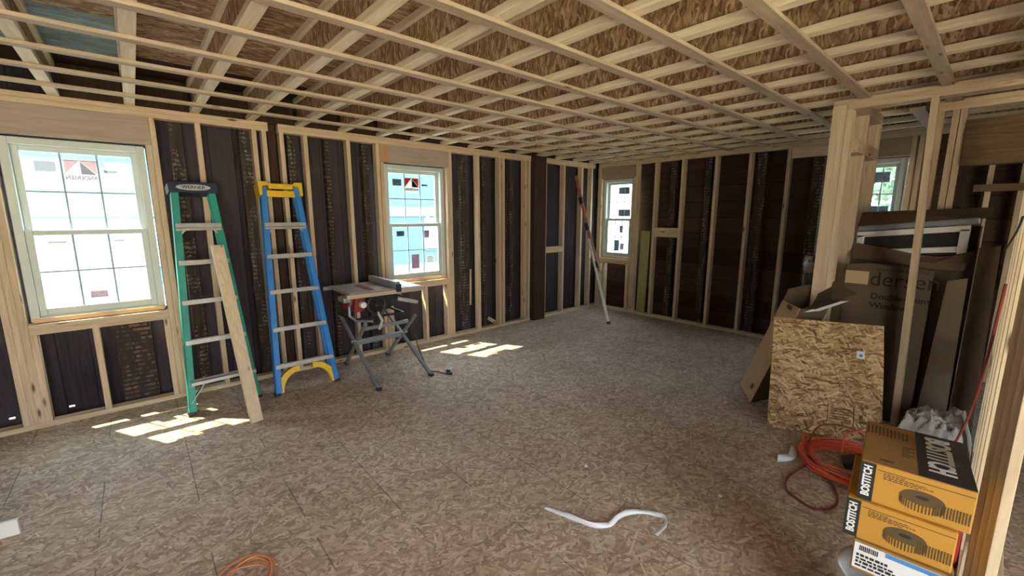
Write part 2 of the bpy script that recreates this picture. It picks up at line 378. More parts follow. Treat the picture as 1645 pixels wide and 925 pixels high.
# ------------------------------------------------------------------ setting
LY, LT = 4.56, 0.089           # room face of the left wall studs, stud depth
BXF = 5.95                     # room face of the back wall studs
XMIN, YMIN = -2.6, -3.2
struct(bx(XMIN, 6.25, YMIN, 4.80, -0.05, 0.0).build('floor', M['osb_floor'], loc=(0, 0, 0)))
struct(bx(XMIN, 6.25, YMIN, 3.45, 2.665, 2.69).build('ceiling', M['osb_deck'], loc=(0, 0, 2.66)))
struct(bx(0.0755, 6.25, 3.4505, 4.12, 2.665, 2.69).build('ceiling', M['osb_deck'], loc=(0, 0, 2.66)))
M['deck_grey'] = osb('grey_deck_board', [(0.1, (0.12, 0.17, 0.18)), (0.5, (0.20, 0.27, 0.28)), (0.9, (0.32, 0.39, 0.40))], False, 0.7, 0.6, 'xy', (0.0, 0.1, -0.1, 0.2, -0.15))
struct(bx(XMIN, 0.0745, 3.4505, 4.295, 2.664, 2.69).build('ceiling', M['deck_grey'], loc=(0, 0, 2.66)))
struct(bx(0.0755, 6.25, 4.1205, 4.86, 2.663, 2.69).build('ceiling', M['old_z'], loc=(0, 4.12, 2.66)))
struct(bx(XMIN, 0.0745, 4.2955, 4.86, 2.663, 2.69).build('ceiling', M['old_z'], loc=(0, 4.3, 2.66)))

# left wall sheathing: vertical old boards with window openings and small daylight gaps at the floor
def sheath_left():
    mb = MB(); y0, y1 = 4.765, 4.80
    cuts = [(-0.66, 0.136, 0.79, 2.125), (2.133, 2.942, 0.79, 2.15)]
    gaps = [-0.86, -0.54, 0.86, 1.60]
    xs = set([XMIN, 6.2])
    for c in cuts: xs.update(c[:2])
    for g in gaps: xs.update((g - 0.018, g + 0.018))
    xs = sorted(xs)
    for a, b in zip(xs[:-1], xs[1:]):
        m = (a + b) / 2; zs = [(0.0, 2.66)]
        for c in cuts:
            if c[0] < m < c[1]: zs = [(0.0, c[2]), (c[3], 2.66)]
        for g in gaps:
            if abs(m - g) < 0.019: zs = [(0.065, zs[0][1])] + zs[1:] + [(0.0, 0.045)]
        for z0, z1 in zs: mb.box(a, b, y0, y1, z0, z1)
    return mb
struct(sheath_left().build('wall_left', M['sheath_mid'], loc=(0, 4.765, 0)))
def sheath_back():
    mb = MB()
    cuts = [(3.885, 4.49, 0.865, 2.165), (0.70, 1.20, 0.865, 2.17)]
    ys = sorted({YMIN, 4.80, 3.885, 4.49, 0.70, 1.20})
    for a, b in zip(ys[:-1], ys[1:]):
        m = (a + b) / 2; zs = [(0.0, 2.66)]
        for c in cuts:
            if c[0] < m < c[1]: zs = [(0.0, c[2]), (c[3], 2.66)]
        for z0, z1 in zs: mb.box(6.15, 6.19, a, b, z0, z1)
    return mb
struct(sheath_back().build('wall_back', M['siding_back'], loc=(6.15, 0, 0)))
struct(bx(4.72, 6.15, -1.15, -1.10, 0, 2.66).build('wall_right', M['siding_back'], loc=(5.4, -1.1, 0)))
struct(bx(0.9, 6.19, YMIN - 0.04, YMIN, 0, 2.66).build('wall_rear_blocker', M['siding_back'], loc=(3.5, YMIN - 0.04, 0)))  # unseen wall added behind the camera to keep light off the right side
struct(bx(XMIN - 0.04, XMIN, YMIN, 4.80, 0, 2.66).build('wall_side', M['card_dark']))

# ------------------------------------------------------------------ windows
def make_window(idx, loc, rz, w, h, small=False):
    """local: x to the right seen from inside, y outwards, origin at lower left corner of the rough opening"""
    r = bpy.data.objects.new('window_%d' % idx, None); COL.objects.link(r); r.location = loc; r.rotation_euler = (0, 0, rz); struct(r)
    g = 0.012; F = 0.048; ya, yb = 0.055, 0.165
    f = MB()
    f.box(g, g + F, ya, yb, g, h - g).box(w - g - F, w - g, ya, yb, g, h - g)
    f.box(g + F, w - g - F, ya, yb, h - g - F, h - g).box(g + F, w - g - F, ya, yb, g, g + F * 0.7)
    f.build('window_frame', M['vinyl'], r, bevel=0.004)
    bx(g + 0.01, w - g - 0.01, 0.035, ya, 0.006, 0.036).build('window_sill', M['raw_sill'], r)
    x0, x1 = g + F, w - g - F; z0, z1 = g + F * 0.7, h - g - F; zm = (z0 + z1) / 2 - 0.005
    st = 0.040
    for nm, a, b, y, rb in (('lower_sash', z0, zm + 0.022, 0.075, 0.055), ('upper_sash', zm - 0.018, z1, 0.115, 0.042)):
        s = MB(); s.box(x0, x0 + st, y, y + 0.032, a, b).box(x1 - st, x1, y, y + 0.032, a, b)
        lo = rb if nm == 'lower_sash' else 0.036; hi = 0.036 if nm == 'lower_sash' else 0.038
        s.box(x0 + st, x1 - st, y, y + 0.032, a, a + lo).box(x0 + st, x1 - st, y, y + 0.032, b - hi, b)
        so = s.build(nm, M['vinyl'], r, bevel=0.003)
        ga, gb, gl, gr = a + lo, b - hi, x0 + st, x1 - st
        bx(gl, gr, y + 0.020, y + 0.024, ga, gb).build('pane', M['glass'], so)
        gm = MB(); t = 0.011
        for k in (1, 2):
            xx = gl + (gr - gl) * k / 3; gm.box(xx - t / 2, xx + t / 2, y + 0.010, y + 0.018, ga, gb)
        zz = (ga + gb) / 2; gm.box(gl, gr, y + 0.0105, y + 0.0175, zz - t / 2, zz + t / 2)
        gm.build('grille', M['grille'], so)
        cw = (gr - gl) / 3; ch = (gb - ga) / 2; ys = y + 0.026
        def stick(u0, u1, v0, v1, mat, name='sticker'):
            return bx(gl + cw * u0, gl + cw * u1, ys, ys + 0.001, ga + ch * v0, ga + ch * v1).build(name, mat, so)
        if small:
            if nm == 'upper_sash': stick(1.05, 2.6, 1.45, 1.85, M['sticker_grey']); stick(1.1, 2.8, 0.15, 0.55, M['sticker_grey'])
            else: stick(1.6, 2.1, 1.25, 1.7, M['sticker_grey']); stick(0.85, 1.6, 0.1, 0.8, M['sticker_grey']); stick(1.75, 2.3, 0.2, 0.6, M['sticker_pink'])
        elif nm == 'upper_sash':
            stick(0.30, 0.85, 1.52, 1.78, M['sticker_grey'])
            logo = stick(1.05, 1.97, 1.28, 1.86, M['sticker'])
            lx0, lx1, lz0, lz1 = gl + cw * 1.07, gl + cw * 1.95, ga + ch * 1.48, ga + ch * 1.84
            lm = (lx0 + lx1) / 2
            yy = ys - 0.0012
            MB().prism([(lx0, lz0), (lm - 0.005, lz1), (lx0, lz1)], 'y', yy, yy + 0.001).prism([(lm, lz1), (lx1, lz0), (lx1, lz1)], 'y', yy, yy + 0.001).build('logo_orange_triangles', M['orange'], logo)
            MB().prism([(lm, lz1 - 0.006), (lm, lz0), (lx1 - 0.004, lz0)], 'y', yy - 0.0008, yy - 0.0001).build('logo_dark_triangle', M['logo_dark'], logo)
            mt = frame_mtx((lm, yy - 0.0008, ga + ch * 1.385), (-1, 0, 0), (0, 0, 1))     # reads reversed from indoors
            text('lettering', 'ANDERSEN', 0.040, M['ink_plain'], logo, mt, 0.0004, sx=0.88, bold=0.0014)
            stick(2.15, 2.55, 1.55, 1.62, M['sticker_grey']); stick(2.4, 2.65, 0.15, 0.38, M['sticker'])
        else:
            stick(0.32, 0.80, 1.60, 1.82, M['sticker_grey']); stick(2.12, 2.45, 1.50, 1.82, M['sticker_pink'])
            stick(1.22, 1.72, 0.18, 0.80, M['sticker_pink']); q = stick(2.20, 2.78, 0.35, 0.72, M['sticker'])
            ql = MB()
            for k in range(4): ql.box(gl + cw * 2.25, gl + cw * (2.72 - 0.1 * (k % 2)), ys - 0.0012, ys - 0.0004, ga + ch * (0.42 + 0.07 * k), ga + ch * (0.445 + 0.07 * k))
            ql.build('printed_lines', M['sticker_grey'], q)
    return r
make_window(1, (-0.66, LY, 0.786), 0, 0.796, 1.344)
make_window(2, (2.133, LY, 0.786), 0, 0.809, 1.369)
make_window(3, (BXF, 4.49, 0.86), -PI / 2, 0.605, 1.31, True)
make_window(4, (BXF, 1.20, 0.86), -PI / 2, 0.50, 1.315, True)

# ------------------------------------------------------------------ new framing
def stud(x0, x1, y0, y1, z0, z1, label, name='wall_stud', mat=None, cat='stud', group=None):
    d = (x1 - x0, y1 - y0, z1 - z0); ax = 'xyz'[d.index(max(d))]
    return tag(bx(x0, x1, y0, y1, z0, z1).build(name, M[mat or ('pine_' + ax)], bevel=0.0015), label, cat, group)
Y0, Y1 = LY, LY + LT
ZT = 2.340
LW = 'in the window wall on the left'
for a, b, l in ((XMIN, 1.02, 'long lower double wall plate above the nearest window and green ladder'), (1.105, 4.376, 'long double wall plate above the blue ladder and middle window'), (4.64, 5.86, 'short double wall plate between the old dark post and the far corner')):
    for k, w_ in ((0, 'lower'), (1, 'upper')):
        stud(a, b, Y0, Y1, ZT + k * 0.038, ZT + (k + 1) * 0.038 - 0.0008, l.replace('double wall plate', 'pine top plate').replace('lower ', '') + ', %s layer' % w_, 'top_plate', cat='plate')
for a, b, l in ((XMIN, 4.376, 'long pine sole plate along the foot of the window wall'), (4.64, 5.90, 'short pine sole plate between old dark post and far corner')):
    stud(a, b, Y0, Y1, 0, 0.0375, l, 'bottom_plate', cat='plate')
left_studs = [
 (-0.777, 0.038, ZT, 'outer full-height pine stud left of the nearest window'),
 (-0.739, 0.038, ZT, 'inner full-height pine stud left of the nearest window'),
 (-0.701, 0.038, 2.13, 'pine jack stud bearing the left end of the nearest window header'),
 (-0.663, 0.038, 0.710, 'short pine stud under the left end of the nearest window sill'),
 (-0.335, 0.038, 0.710, 'short pine stud under the middle of the nearest window sill'),
 (0.098, 0.038, 0.710, 'short pine stud under the right end of the nearest window sill'),
 (0.1365, 0.038, 2.13, 'pine jack stud along the right side of the nearest window'),
 (0.175, 0.038, ZT, 'full-height pine stud right of the nearest window, left of the green ladder'),
 (0.472, 0.038, ZT, 'pine stud seen through the rungs of the green ladder'),
 (0.885, 0.038, ZT, 'pine stud just left of the blue ladder cap'),
 (0.965, 0.038, ZT, 'pine stud left of the narrow old post behind the blue ladder'),
 (1.110, 0.038, ZT, 'pine stud right of the narrow old post behind the blue ladder'),
 (1.320, 0.038, ZT, 'pine stud just right of the blue ladder cap'),
 (1.735, 0.038, ZT, 'pine stud rising behind the left end of the table saw'),
 (2.050, 0.038, ZT, 'full-height pine stud left of the middle window'),
 (2.0945, 0.038, 2.155, 'pine jack stud along the left side of the middle window'),
 (2.134, 0.038, 0.710, 'short pine stud under the left end of the middle window sill'),
 (2.592, 0.038, 0.710, 'short pine stud under the middle of the middle window sill'),
 (2.903, 0.038, 0.710, 'short pine stud under the right end of the middle window sill'),
 (2.942, 0.038, 2.155, 'pine jack stud along the right side of the middle window'),
 (2.981, 0.038, ZT, 'full-height pine stud right of the middle window'),
 (3.410, 0.038, ZT, 'single pine stud, first one clear of the middle window'),
 (3.775, 0.038, ZT, 'left one of the paired pine studs between middle window and old dark post'),
 (3.840, 0.038, ZT, 'right one of the paired pine studs between middle window and old dark post'),
 (4.255, 0.038, ZT, 'outer pine stud of the pair against the left side of the old dark post'),
 (4.330, 0.038, ZT, 'inner pine stud of the pair against the left side of the old dark post'),
 (4.665, 0.038, ZT, 'slim-looking pine stud against the right side of the old dark post'),
 (5.080, 0.038, ZT, 'pine stud right of the small block beside the old dark post'),
 (5.510, 0.038, ZT, 'pine stud behind the upper end of the leaning red pole'),
 (5.760, 0.038, ZT, 'last pine stud of the window wall before the far corner')]
for x, z0, z1, l in left_studs: stud(x, x + 0.0375, Y0, Y1, z0, z1 - 0.0005, l)
stud(4.7035, 5.0795, Y0, Y1, 1.005, 1.095, 'short pine block nailed between studs right of the old dark post', 'blocking', cat='block')
for a, b, w_ in ((-0.624, 0.0975, 'nearest'), (2.172, 2.902, 'middle')): pass
for a, b, w_ in ((-0.6625, 0.136, 'nearest'), (2.1325, 2.9415, 'middle')):
    for k, n_ in ((0, 'lower'), (1, 'upper')):
        stud(a, b, Y0, Y1, 0.7105 + 0.038 * k, 0.748 + 0.038 * k, 'pine sill board under the %s window, %s of the two' % (w_, n_), 'window_sill_board', cat='sill')
stud(XMIN, 0.174, Y0 - 0.001, Y1, 2.131, ZT - 0.001, 'grey plywood header above the nearest window', 'window_header', 'header', 'header')
h2 = empty('window_header', (2.53, LY, 2.156), 0, 'grey plywood header with an orange patch at its left end above the middle window', 'header')
bx(-0.441, -0.33, -0.002, LT, 0, 0.183).build('orange_patch', M['header_orange'], h2)
bx(-0.33, 0.450, -0.002, LT, 0, 0.183).build('header_board', M['header'], h2)
# back wall
BX0, BX1 = BXF, BXF + 0.089
ZB = 2.360
for k, w_ in ((0, 'lower'), (1, 'upper')):
    stud(BX0, BX1, -1.0, 4.56, ZB + k * 0.038, ZB + (k + 1) * 0.038 - 0.0008, 'pine top plate running along the far wall, %s layer' % w_, 'top_plate', cat='plate')
stud(BX0, BX1, -1.0, 4.56, 0, 0.0375, 'pine sole plate running along the foot of the far wall', 'bottom_plate', cat='plate')
back = [
 (4.529, 0.038, ZB, 'full-height pine stud at the far corner left of the narrow window'),
 (4.491, 0.038, 2.170, 'pine jack stud along the left side of the narrow far window'),
 (4.385, 0.038, 0.782, 'short pine stud under the left half of the narrow far window'),
 (3.925, 0.038, 0.782, 'short pine stud under the right end of the narrow far window'),
 (3.846, 0.038, 2.170, 'pine jack stud along the right side of the narrow far window'),
 (3.808, 0.038, ZB, 'full-height pine stud right of the narrow far window'),
 (3.485, 0.038, ZB, 'far wall pine stud right of the greenish board, left of the block'),
 (3.067, 0.038, ZB, 'far wall pine stud at the right end of the block'),
 (2.600, 0.038, ZB, 'far wall pine stud, first full bay right of the block'),
 (2.175, 0.038, ZB, 'far wall pine stud left of the broad old stud with pale marks'),
 (1.747, 0.038, ZB, 'far wall pine stud ending behind the open carton'),
 (1.215, 0.038, ZB, 'far wall pine stud left of the small window, beyond the partition post'),
 (0.655, 0.038, ZB, 'far wall pine stud right of the small window seen through the partition'),
 (0.600, 0.038, ZB, 'second far wall pine stud right of the small window seen through the partition'),
 (0.10, 0.038, ZB, 'left of two far wall pine studs seen through the dark doorway'),
 (-0.10, 0.038, ZB, 'right of two far wall pine studs seen through the dark doorway')]
for y, z0, z1, l in back: stud(BX0, BX1, y, y + 0.0375, z0, z1 - 0.0005, l)
stud(BX0 - 0.001, BX1, 3.808 + 0.076, 4.4905, 2.172, ZB - 0.001, 'grey-brown plywood header above the narrow far window', 'window_header', 'header_y', 'header')
stud(BX0 - 0.001, BX1, 0.6935, 1.2145, 2.176, ZB - 0.001, 'brown plywood header above the small window beyond the partition', 'window_header', 'header_y', 'header')
for k, n_ in ((0, 'lower'), (1, 'upper')):
    stud(BX0, BX1, 3.8845, 4.490, 0.7835 + 0.038 * k, 0.821 + 0.038 * k, 'pine sill board under the narrow far window, %s of the two' % n_, 'window_sill_board', cat='sill')
    stud(BX0, BX1, 0.6935, 1.2145, 0.7835 + 0.038 * k, 0.821 + 0.038 * k, 'pine sill board under the small window beyond the partition, %s of the two' % n_, 'window_sill_board', cat='sill')
stud(BX0, BX0 + 0.038, 3.105, 3.4845, 1.255, 1.392, 'knotty pine block nailed between two far wall studs at mid height', 'blocking', cat='block')
stud(BX0 + 0.005, BX0 + 0.043, 1.2535, 1.746, 2.245, 2.358, 'pine header board at the top of the bay beside the partition post', 'blocking', cat='block')
tag(MB().bar((5.975, 3.665, 0.038), (6.00, 3.655, 1.335), 0.14, 0.036, (0, 1, 0)).build('leaning_board', M['treated'], bevel=0.002), 'yellow-green board standing between studs right of the narrow far window', 'board')

# partition with the post on the right (plane X = 4.03)
PX0, PX1 = 4.03, 4.119
stud(PX0, PX1, -3.0, 0.94, 2.3775, 2.4140, 'upper pine plate on top of the partition with the corner post', 'top_plate', cat='plate')
stud(PX0, PX1, -3.0, 0.848, 2.3395, 2.377, 'lower pine plate on top of the partition, starting right of the corner post', 'top_plate', cat='plate')
stud(PX0, PX1, -0.06, 0.94, 0, 0.0375, 'pine sole plate of the partition behind the leaning strand board', 'bottom_plate', cat='plate')
stud(PX0, PX0 + 0.0375, 0.853, 0.94, 0.038, 2.377, 'broad face pine stud forming the free end of the partition post', mat='pine_pale_z')
stud(PX0, PX1, 0.8135, 0.8515, 0.038, 2.339, 'narrow edge pine stud on the right side of the partition post', mat='pine_pale_z')
stud(PX0 + 0.04, PX1, 0.853, 0.892, 0.038, 2.377, 'inner pine stud behind the broad face of the partition post')
tag(MB().bar((4.075, 0.337, 0.038), (4.075, 0.388, 2.339), 0.038, 0.088, (0, 1, 0)).build('wall_stud', M['pine_pale_z'], bevel=0.0015), 'slightly tilted knotty pine stud standing in front of the window cartons', 'stud')
# closet return wall running away from the post
for i, x in enumerate((4.36, 4.86)):
    stud(x, x + 0.0375, 0.776, 0.864, 0.038, 2.34, '%s pine stud in the short return wall behind the partition post' % ('nearest', 'farthest')[i])
stud(4.121, 4.90, 0.776, 0.864, 2.3405, 2.4140, 'pine plate on top of the short return wall behind the post', 'top_plate', cat='plate')
stud(4.121, 4.90, 0.776, 0.864, 0, 0.0375, 'pine sole plate of the short return wall behind the post', 'bottom_plate', cat='plate')
for a, b, w_ in ((4.121, 4.3595, 'near'), (4.398, 4.8595, 'far')):
    stud(a, b, 0.776, 0.864, 2.04, 2.13, 'pine block high in the %s bay of the short return wall' % w_, 'blocking', cat='block')
# inner partition (plane X = 4.62) with old header
for k, w_ in ((0, 'lower'), (1, 'upper')):
    stud(4.62, 4.709, -1.09, 0.42, 2.3395 + 0.038 * k, 2.3765 + 0.038 * k, 'pine plate on top of the inner partition behind the cartons, %s layer' % w_, 'top_plate', cat='plate')
for y, l in ((0.381, 'left one'), (0.300, 'middle one'), (0.258, 'right one')):
    stud(4.62, 4.709, y, y + 0.0375, 0.0, 2.339, '%s of three pine studs in the inner partition behind the cartons' % l)
stud(4.625, 4.70, 0.212, 0.256, 0.0, 1.934, 'dark old stud carrying the left end of the brown doorway beam', mat='old_z')
stud(4.60, 4.715, -1.09, 0.255, 1.935, 2.255, 'weathered brown beam over the dark doorway on the right', 'doorway_beam', 'old_y', 'beam')
# far opening beyond the doorway
stud(5.55, 5.62, -1.09, 0.20, 1.78, 1.84, 'brown cross rail far inside the dark doorway', 'cross_rail', 'old_y', 'rail')
# wall along the right edge of the view (plane Y = -0.065)
stud(1.86, 4.029, -0.154, -0.065, 2.3395, 2.414, 'pine top plate of the wall at the right edge of the view', 'top_plate', cat='plate')
stud(1.86, 4.029, -0.154, -0.065, 0, 0.0375, 'pine sole plate of the wall at the right edge of the view', 'bottom_plate', cat='plate')
for x, l in ((3.985, 'farthest pine stud of the right edge wall, in the corner with the partition'), (3.55, 'second pine stud from the corner in the right edge wall'), (3.14, 'third pine stud from the corner in the right edge wall'), (2.73, 'fourth pine stud from the corner in the right edge wall'), (2.33, 'fifth pine stud from the corner in the right edge wall')):
    stud(x, x + 0.0375, -0.154, -0.065, 0.038, 2.339, l, mat='pine_pale_z')
for k, x in enumerate((1.9745, 1.9365, 1.8985, 1.8605)):
    stud(x, x + 0.0375, -0.128, -0.065 - 0.013 * k, 0.038, 2.339, '%s pine stud in the pack beside the yellow nail cartons' % ('farthest', 'third', 'second', 'nearest')[k], mat='pine_pale_z')
stud(3.588, 3.9845, -0.154, -0.116, 0.62, 0.71, 'pine block between studs of the right edge wall near the corner', 'blocking', cat='block')
stud(2.012, 2.3295, -0.154, -0.116, 0.30, 0.39, 'pine block between studs of the right edge wall beside the nail cartons', 'blocking', cat='block')

# ------------------------------------------------------------------ old framing
def old(x0, x1, y0, y1, z0, z1, label, mat='old_stud', name='old_stud', cat='old stud'):
    return tag(bx(x0, x1, y0, y1, z0, z1).build(name, M[mat], bevel=0.004), label, cat)
old(4.384, 4.632, 4.50, 4.66, 0, 2.415, 'thick dark brown old post between the middle window and far corner', 'old_z', 'old_post', 'post')
old(1.030, 1.098, 4.652, 4.75, 0, 2.62, 'narrow dark old post passing through the top plates above the blue ladder', 'old_z', 'old_post', 'post')
for x, w, m_, l in ((0.30, 0.09, 'old_stud', 'old dark stud behind the left rail of the green ladder'), (-0.22, 0.23, 'lath', 'old stud with brick-red lath marks below the nearest window'),
                  (0.80, 0.11, 'old_stud', 'old dark stud with pale marks between the two ladders'), (1.20, 0.07, 'old_stud', 'old dark stud behind the right rail of the blue ladder'),
                  (1.545, 0.05, 'lath', 'old stud with orange-brown lath stripes above the table saw'), (1.94, 0.07, 'old_stud', 'old dark stud just left of the middle window'),
                  (3.22, 0.10, 'old_stud', 'old dark stud in the first bay right of the middle window'), (3.57, 0.06, 'old_stud', 'old dark stud in the second bay right of the middle window'),
                  (4.06, 0.07, 'old_stud', 'old dark stud in the bay before the thick old post')):
    old(x, x + w, 4.672, 4.764, 0.0, 0.70 if x < 0 else 2.64, l, m_)
for y, w, l in ((3.235, 0.085, 'old dark stud with pale plaster marks behind the far wall block'), (2.72, 0.085, 'old dark stud with pale marks left of the middle far wall stud'),
                (2.03, 0.12, 'broad old stud with pale plaster streaks on the far wall'), (1.43, 0.11, 'old dark stud in the far wall bay beside the partition post')):
    old(6.055, 6.149, y, y + w, 0.0, 2.64, l)
# splinter of fresh wood and scraps
tag(MB().bar((3.335, 4.655, 0.37), (3.345, 4.655, 0.86), 0.022, 0.015).build('wood_splinter', M['pine_z']), 'thin light splinter of wood stuck to the old stud right of the middle window', 'wood scrap')
tag(MB().bar((3.64, 4.66, 0.135), (3.745, 4.62, 0.062), 0.05, 0.02).build('wood_offcut', M['pine_x']), 'small wood offcut lying behind the sole plate right of the middle window', 'wood scrap')

# ------------------------------------------------------------------ joists and strapping
ordn = ['first', 'second', 'third', 'fourth', 'fifth', 'sixth', 'seventh', 'eighth', 'ninth', 'tenth', 'eleventh', 'twelfth', 'thirteenth', 'fourteenth', 'fifteenth', 'sixteenth', 'seventeenth', 'eighteenth']
ZJ = 2.4165
def make_joist(x):
    r = empty('floor_joist', (x, 4.60, ZJ), 0)
    ln = YMIN - 4.60
    bx(-0.032, 0.032, ln, 0, 0, 0.038).build('bottom_flange', M['flange'], r, bevel=0.003)
    bx(-0.006, 0.006, ln, 0, 0.038, 0.208).build('web', M['osb_web'], r)
    bx(-0.032, 0.032, ln, 0, 0.208, 0.246).build('top_flange', M['flange'], r, bevel=0.003)
    return r
proto = make_joist(0.075 - 0.4064)
for k in range(16):
    if k == 0: r = proto
    else:
        r = proto.copy(); COL.objects.link(r); r.location = (0.075 + 0.4064 * (k - 1), 4.60, ZJ)
        for c in list(proto.children):
            d = c.copy(); COL.objects.link(d); d.parent = r
    tag(r, '%s overhead I-joist counted from the left edge of the ceiling' % ordn[k], 'joist', 'overhead floor joists')
# rim blocking between joists above the left wall
rimm = MB()
for k in range(-1, 15):
    x = 0.075 + 0.4064 * k
    o = bx(x + 0.034, x + 0.4064 - 0.034, 4.602, 4.640, ZJ, 2.655).build('rim_block', M['old_z'])
    tag(o, 'dark old block closing the %s joist bay above the window wall' % ordn[k + 1], 'block', 'dark blocks at the joist ends')
sy = [4.165, 3.725, 3.295, 2.865, 2.425, 2.005, 1.585, 1.165, 0.750, 0.335]
for i, y in enumerate(sy):
    xe = 5.90 if y > 0.95 else 4.026
    xs = XMIN
    o = tag(bx(xs, xe, y - 0.031, y + 0.031, ZJ - 0.0195, ZJ - 0.0008).build('ceiling_strap', M['strap'], bevel=0.0015), '%s wood strap under the joists counted from the window wall' % ordn[i], 'strap', 'wood straps under the joists')
for y, l in ((0.335, 'piece of wood strap under the joists just behind the partition top plate'),):
    tag(bx(4.122, 4.617, y - 0.045, y + 0.045, ZJ - 0.0195, ZJ - 0.0008).build('ceiling_strap', M['strap'], bevel=0.0015), l, 'strap')
tag(bx(4.73, 5.93, 0.55 - 0.045, 0.55 + 0.045, ZJ - 0.0195, ZJ - 0.0008).build('ceiling_strap', M['strap'], bevel=0.0015), 'short wood strap above the small window beyond the partition', 'strap')

# ------------------------------------------------------------------ ladders
def ladder(name, loc, yaw, tilt, wb, wt, H, rail, capm, steps, label, kind):
    r = empty(name, loc, yaw, label, 'ladder', None, -tilt)
    r.rotation_euler = (-tilt, 0, yaw)
    hb, ht = wb / 2, wt / 2
    def hw(z): return hb + (ht - hb) * z / H
    for s in (-1, 1):
        a = Vector((s * hb, 0, 0.02)); b = Vector((s * ht, 0, H - 0.03))
        m = MB()
        ax = (b - a).normalized(); sd = Vector((1, 0, 0)); sd = (sd - ax * sd.dot(ax)).normalized()
        # channel: web + two flanges
        m.bar(a, b, 0.006, 0.078, (1, 0, 0))
        for q in (-1, 1):
            o = Vector((-s * 0.021, q * 0.036, 0)); m.bar(a + o, b + o, 0.048, 0.006, (1, 0, 0))
        m.build('side_rail', rail, r, bevel=0.001)
        f = MB(); f.box(s * hb - 0.024 - s * 0.012, s * hb + 0.024 - s * 0.012, -0.042, 0.042, -0.004, 0.022); f.build('foot', M['black'], r, bevel=0.006)
        # rear rail folded behind
        a2 = Vector((s * (hb - 0.035), 0.075, 0.06)); b2 = Vector((s * (ht - 0.025), 0.060, H - 0.06))
        MB().bar(a2, b2, 0.028, 0.038, (1, 0, 0)).build('rear_rail', rail, r, bevel=0.002)
    for z in (steps[1] - 0.012, steps[3] - 0.012): MB().bar((-hw(z) + 0.03, 0.075, z), (hw(z) - 0.03, 0.075, z), 0.03, 0.014, (0, 0, 1)).build('rear_brace', M['alu'], r)
    for i, z in enumerate(steps):
        w = hw(z) - 0.008; m = MB()
        m.box(-w, w, -0.042, 0.046, z - 0.006, z); m.box(-w, w, -0.044, -0.040, z - 0.034, z); m.box(-w, w, 0.042, 0.046, z - 0.028, z)
        for k in range(5): m.box(-w, w, -0.034 + k * 0.016, -0.030 + k * 0.016, z, z + 0.003)
        m.build('step', M['alu'], r)
    z = steps[-1] - 0.045; m = MB()
    for s in (-1, 1): m.bar((s * (hw(z) - 0.01), -0.036, z - 0.07), (s * (hw(z) - 0.085), -0.036, z + 0.012), 0.004, 0.014, (0, 1, 0))
    m.box(-hw(z) + 0.01, hw(z) - 0.01, -0.040, -0.034, z - 0.012, z + 0.006)
    m.build('step_brace', M['alu'], r)
    # top cap
    cap = MB(); cw = ht + 0.022
    if kind == 'green':
        cap.prism([(-cw, H - 0.080), (cw, H - 0.080), (cw + 0.004, H - 0.01), (cw - 0.02, H + 0.006), (-cw + 0.02, H + 0.006), (-cw - 0.004, H - 0.01)], 'y', -0.060, 0.105)
        c = cap.build('top_cap', M['navy'], r, bevel=0.006)
        ov = MB(); n = 24
        ov.prism([(0.115 * math.copysign(abs(math.cos(2 * PI * k / n)) ** 0.8, math.cos(2 * PI * k / n)), H - 0.040 + 0.024 * math.sin(2 * PI * k / n)) for k in range(n)], 'y', -0.0625, -0.0602)
        o = ov.build('oval_badge', M['silver'], c)
        text('badge_lettering', 'WERNER', 0.034, M['navy'], o, frame_mtx((0, -0.0632, H - 0.040), (1, 0, 0), (0, 0, 1)), 0.0005, sx=1.15, bold=0.0005)
        # stepped lower brace plates
        for s in (-1, 1):
            z0 = steps[0] - 0.034
            MB().bar((s * (hw(0.1) - 0.012), -0.02, 0.09), (s * (hw(z0) - 0.11), -0.02, z0), 0.05, 0.008, (0, 1, 0)).build('lower_brace', M['steel'], r)
        zz = steps[0]; bx(-hw(zz) + 0.01, hw(zz) - 0.01, -0.13, -0.040, zz - 0.028, zz - 0.002).build('bottom_step_lip', M['alu'], r, bevel=0.002)
        for s in (-1, 1):
            pass
    else:
        # tray-like cap with raised ends and a lower front web
        cap.box(-cw, cw, -0.055, 0.10, H - 0.012, H)
        for s in (-1, 1): cap.prism([(s * cw, H - 0.11), (s * (cw + 0.006), H + 0.014), (s * (cw - 0.065), H + 0.014), (s * (cw - 0.085), H - 0.018), (s * (cw - 0.030), H - 0.03), (s * (cw - 0.022), H - 0.11)], 'y', -0.062, 0.10)
        cap.box(-cw + 0.08, cw - 0.08, -0.060, -0.050, H - 0.050, H - 0.004)
        cap.box(-0.10, -0.015, -0.066, -0.058, H - 0.040, H - 0.010); cap.box(0.015, 0.10, -0.066, -0.058, H - 0.036, H - 0.006)
        cap.box(-ht + 0.01, ht - 0.01, -0.020, -0.012, H - 0.115, H - 0.055)
        cap.build('top_cap', M['yellow'], r, bevel=0.004)
        for s in (-1, 1):
            pts_o = []; pts_i = []
            z0 = steps[0] - 0.034
            for k in range(11):
                t = k / 10; ang = t * PI / 2
                cx, cz = s * (hw(z0) - 0.20), 0.012
                rx, rz = 0.205, z0 - 0.012
                pts_o.append((cx + s * rx * math.sin(ang), cz + rz * math.cos(ang)))
                pts_i.append((cx + s * (rx - 0.055) * math.sin(ang), cz + (rz - 0.05) * math.cos(ang)))
            MB().prism(pts_o + pts_i[::-1], 'y', -0.035, 0.030).build('curved_brace', M['yellow'], r, bevel=0.003)
    return r
ladder('step_ladder', (0.415, 4.105, 0.004), math.radians(4), math.radians(10.5), 0.50, 0.285, 1.855, M['green'], M['navy'], (0.262, 0.585, 0.905, 1.225, 1.525),
       'closed green step ladder with a dark cap leaning on the wall beside the nearest window', 'green')
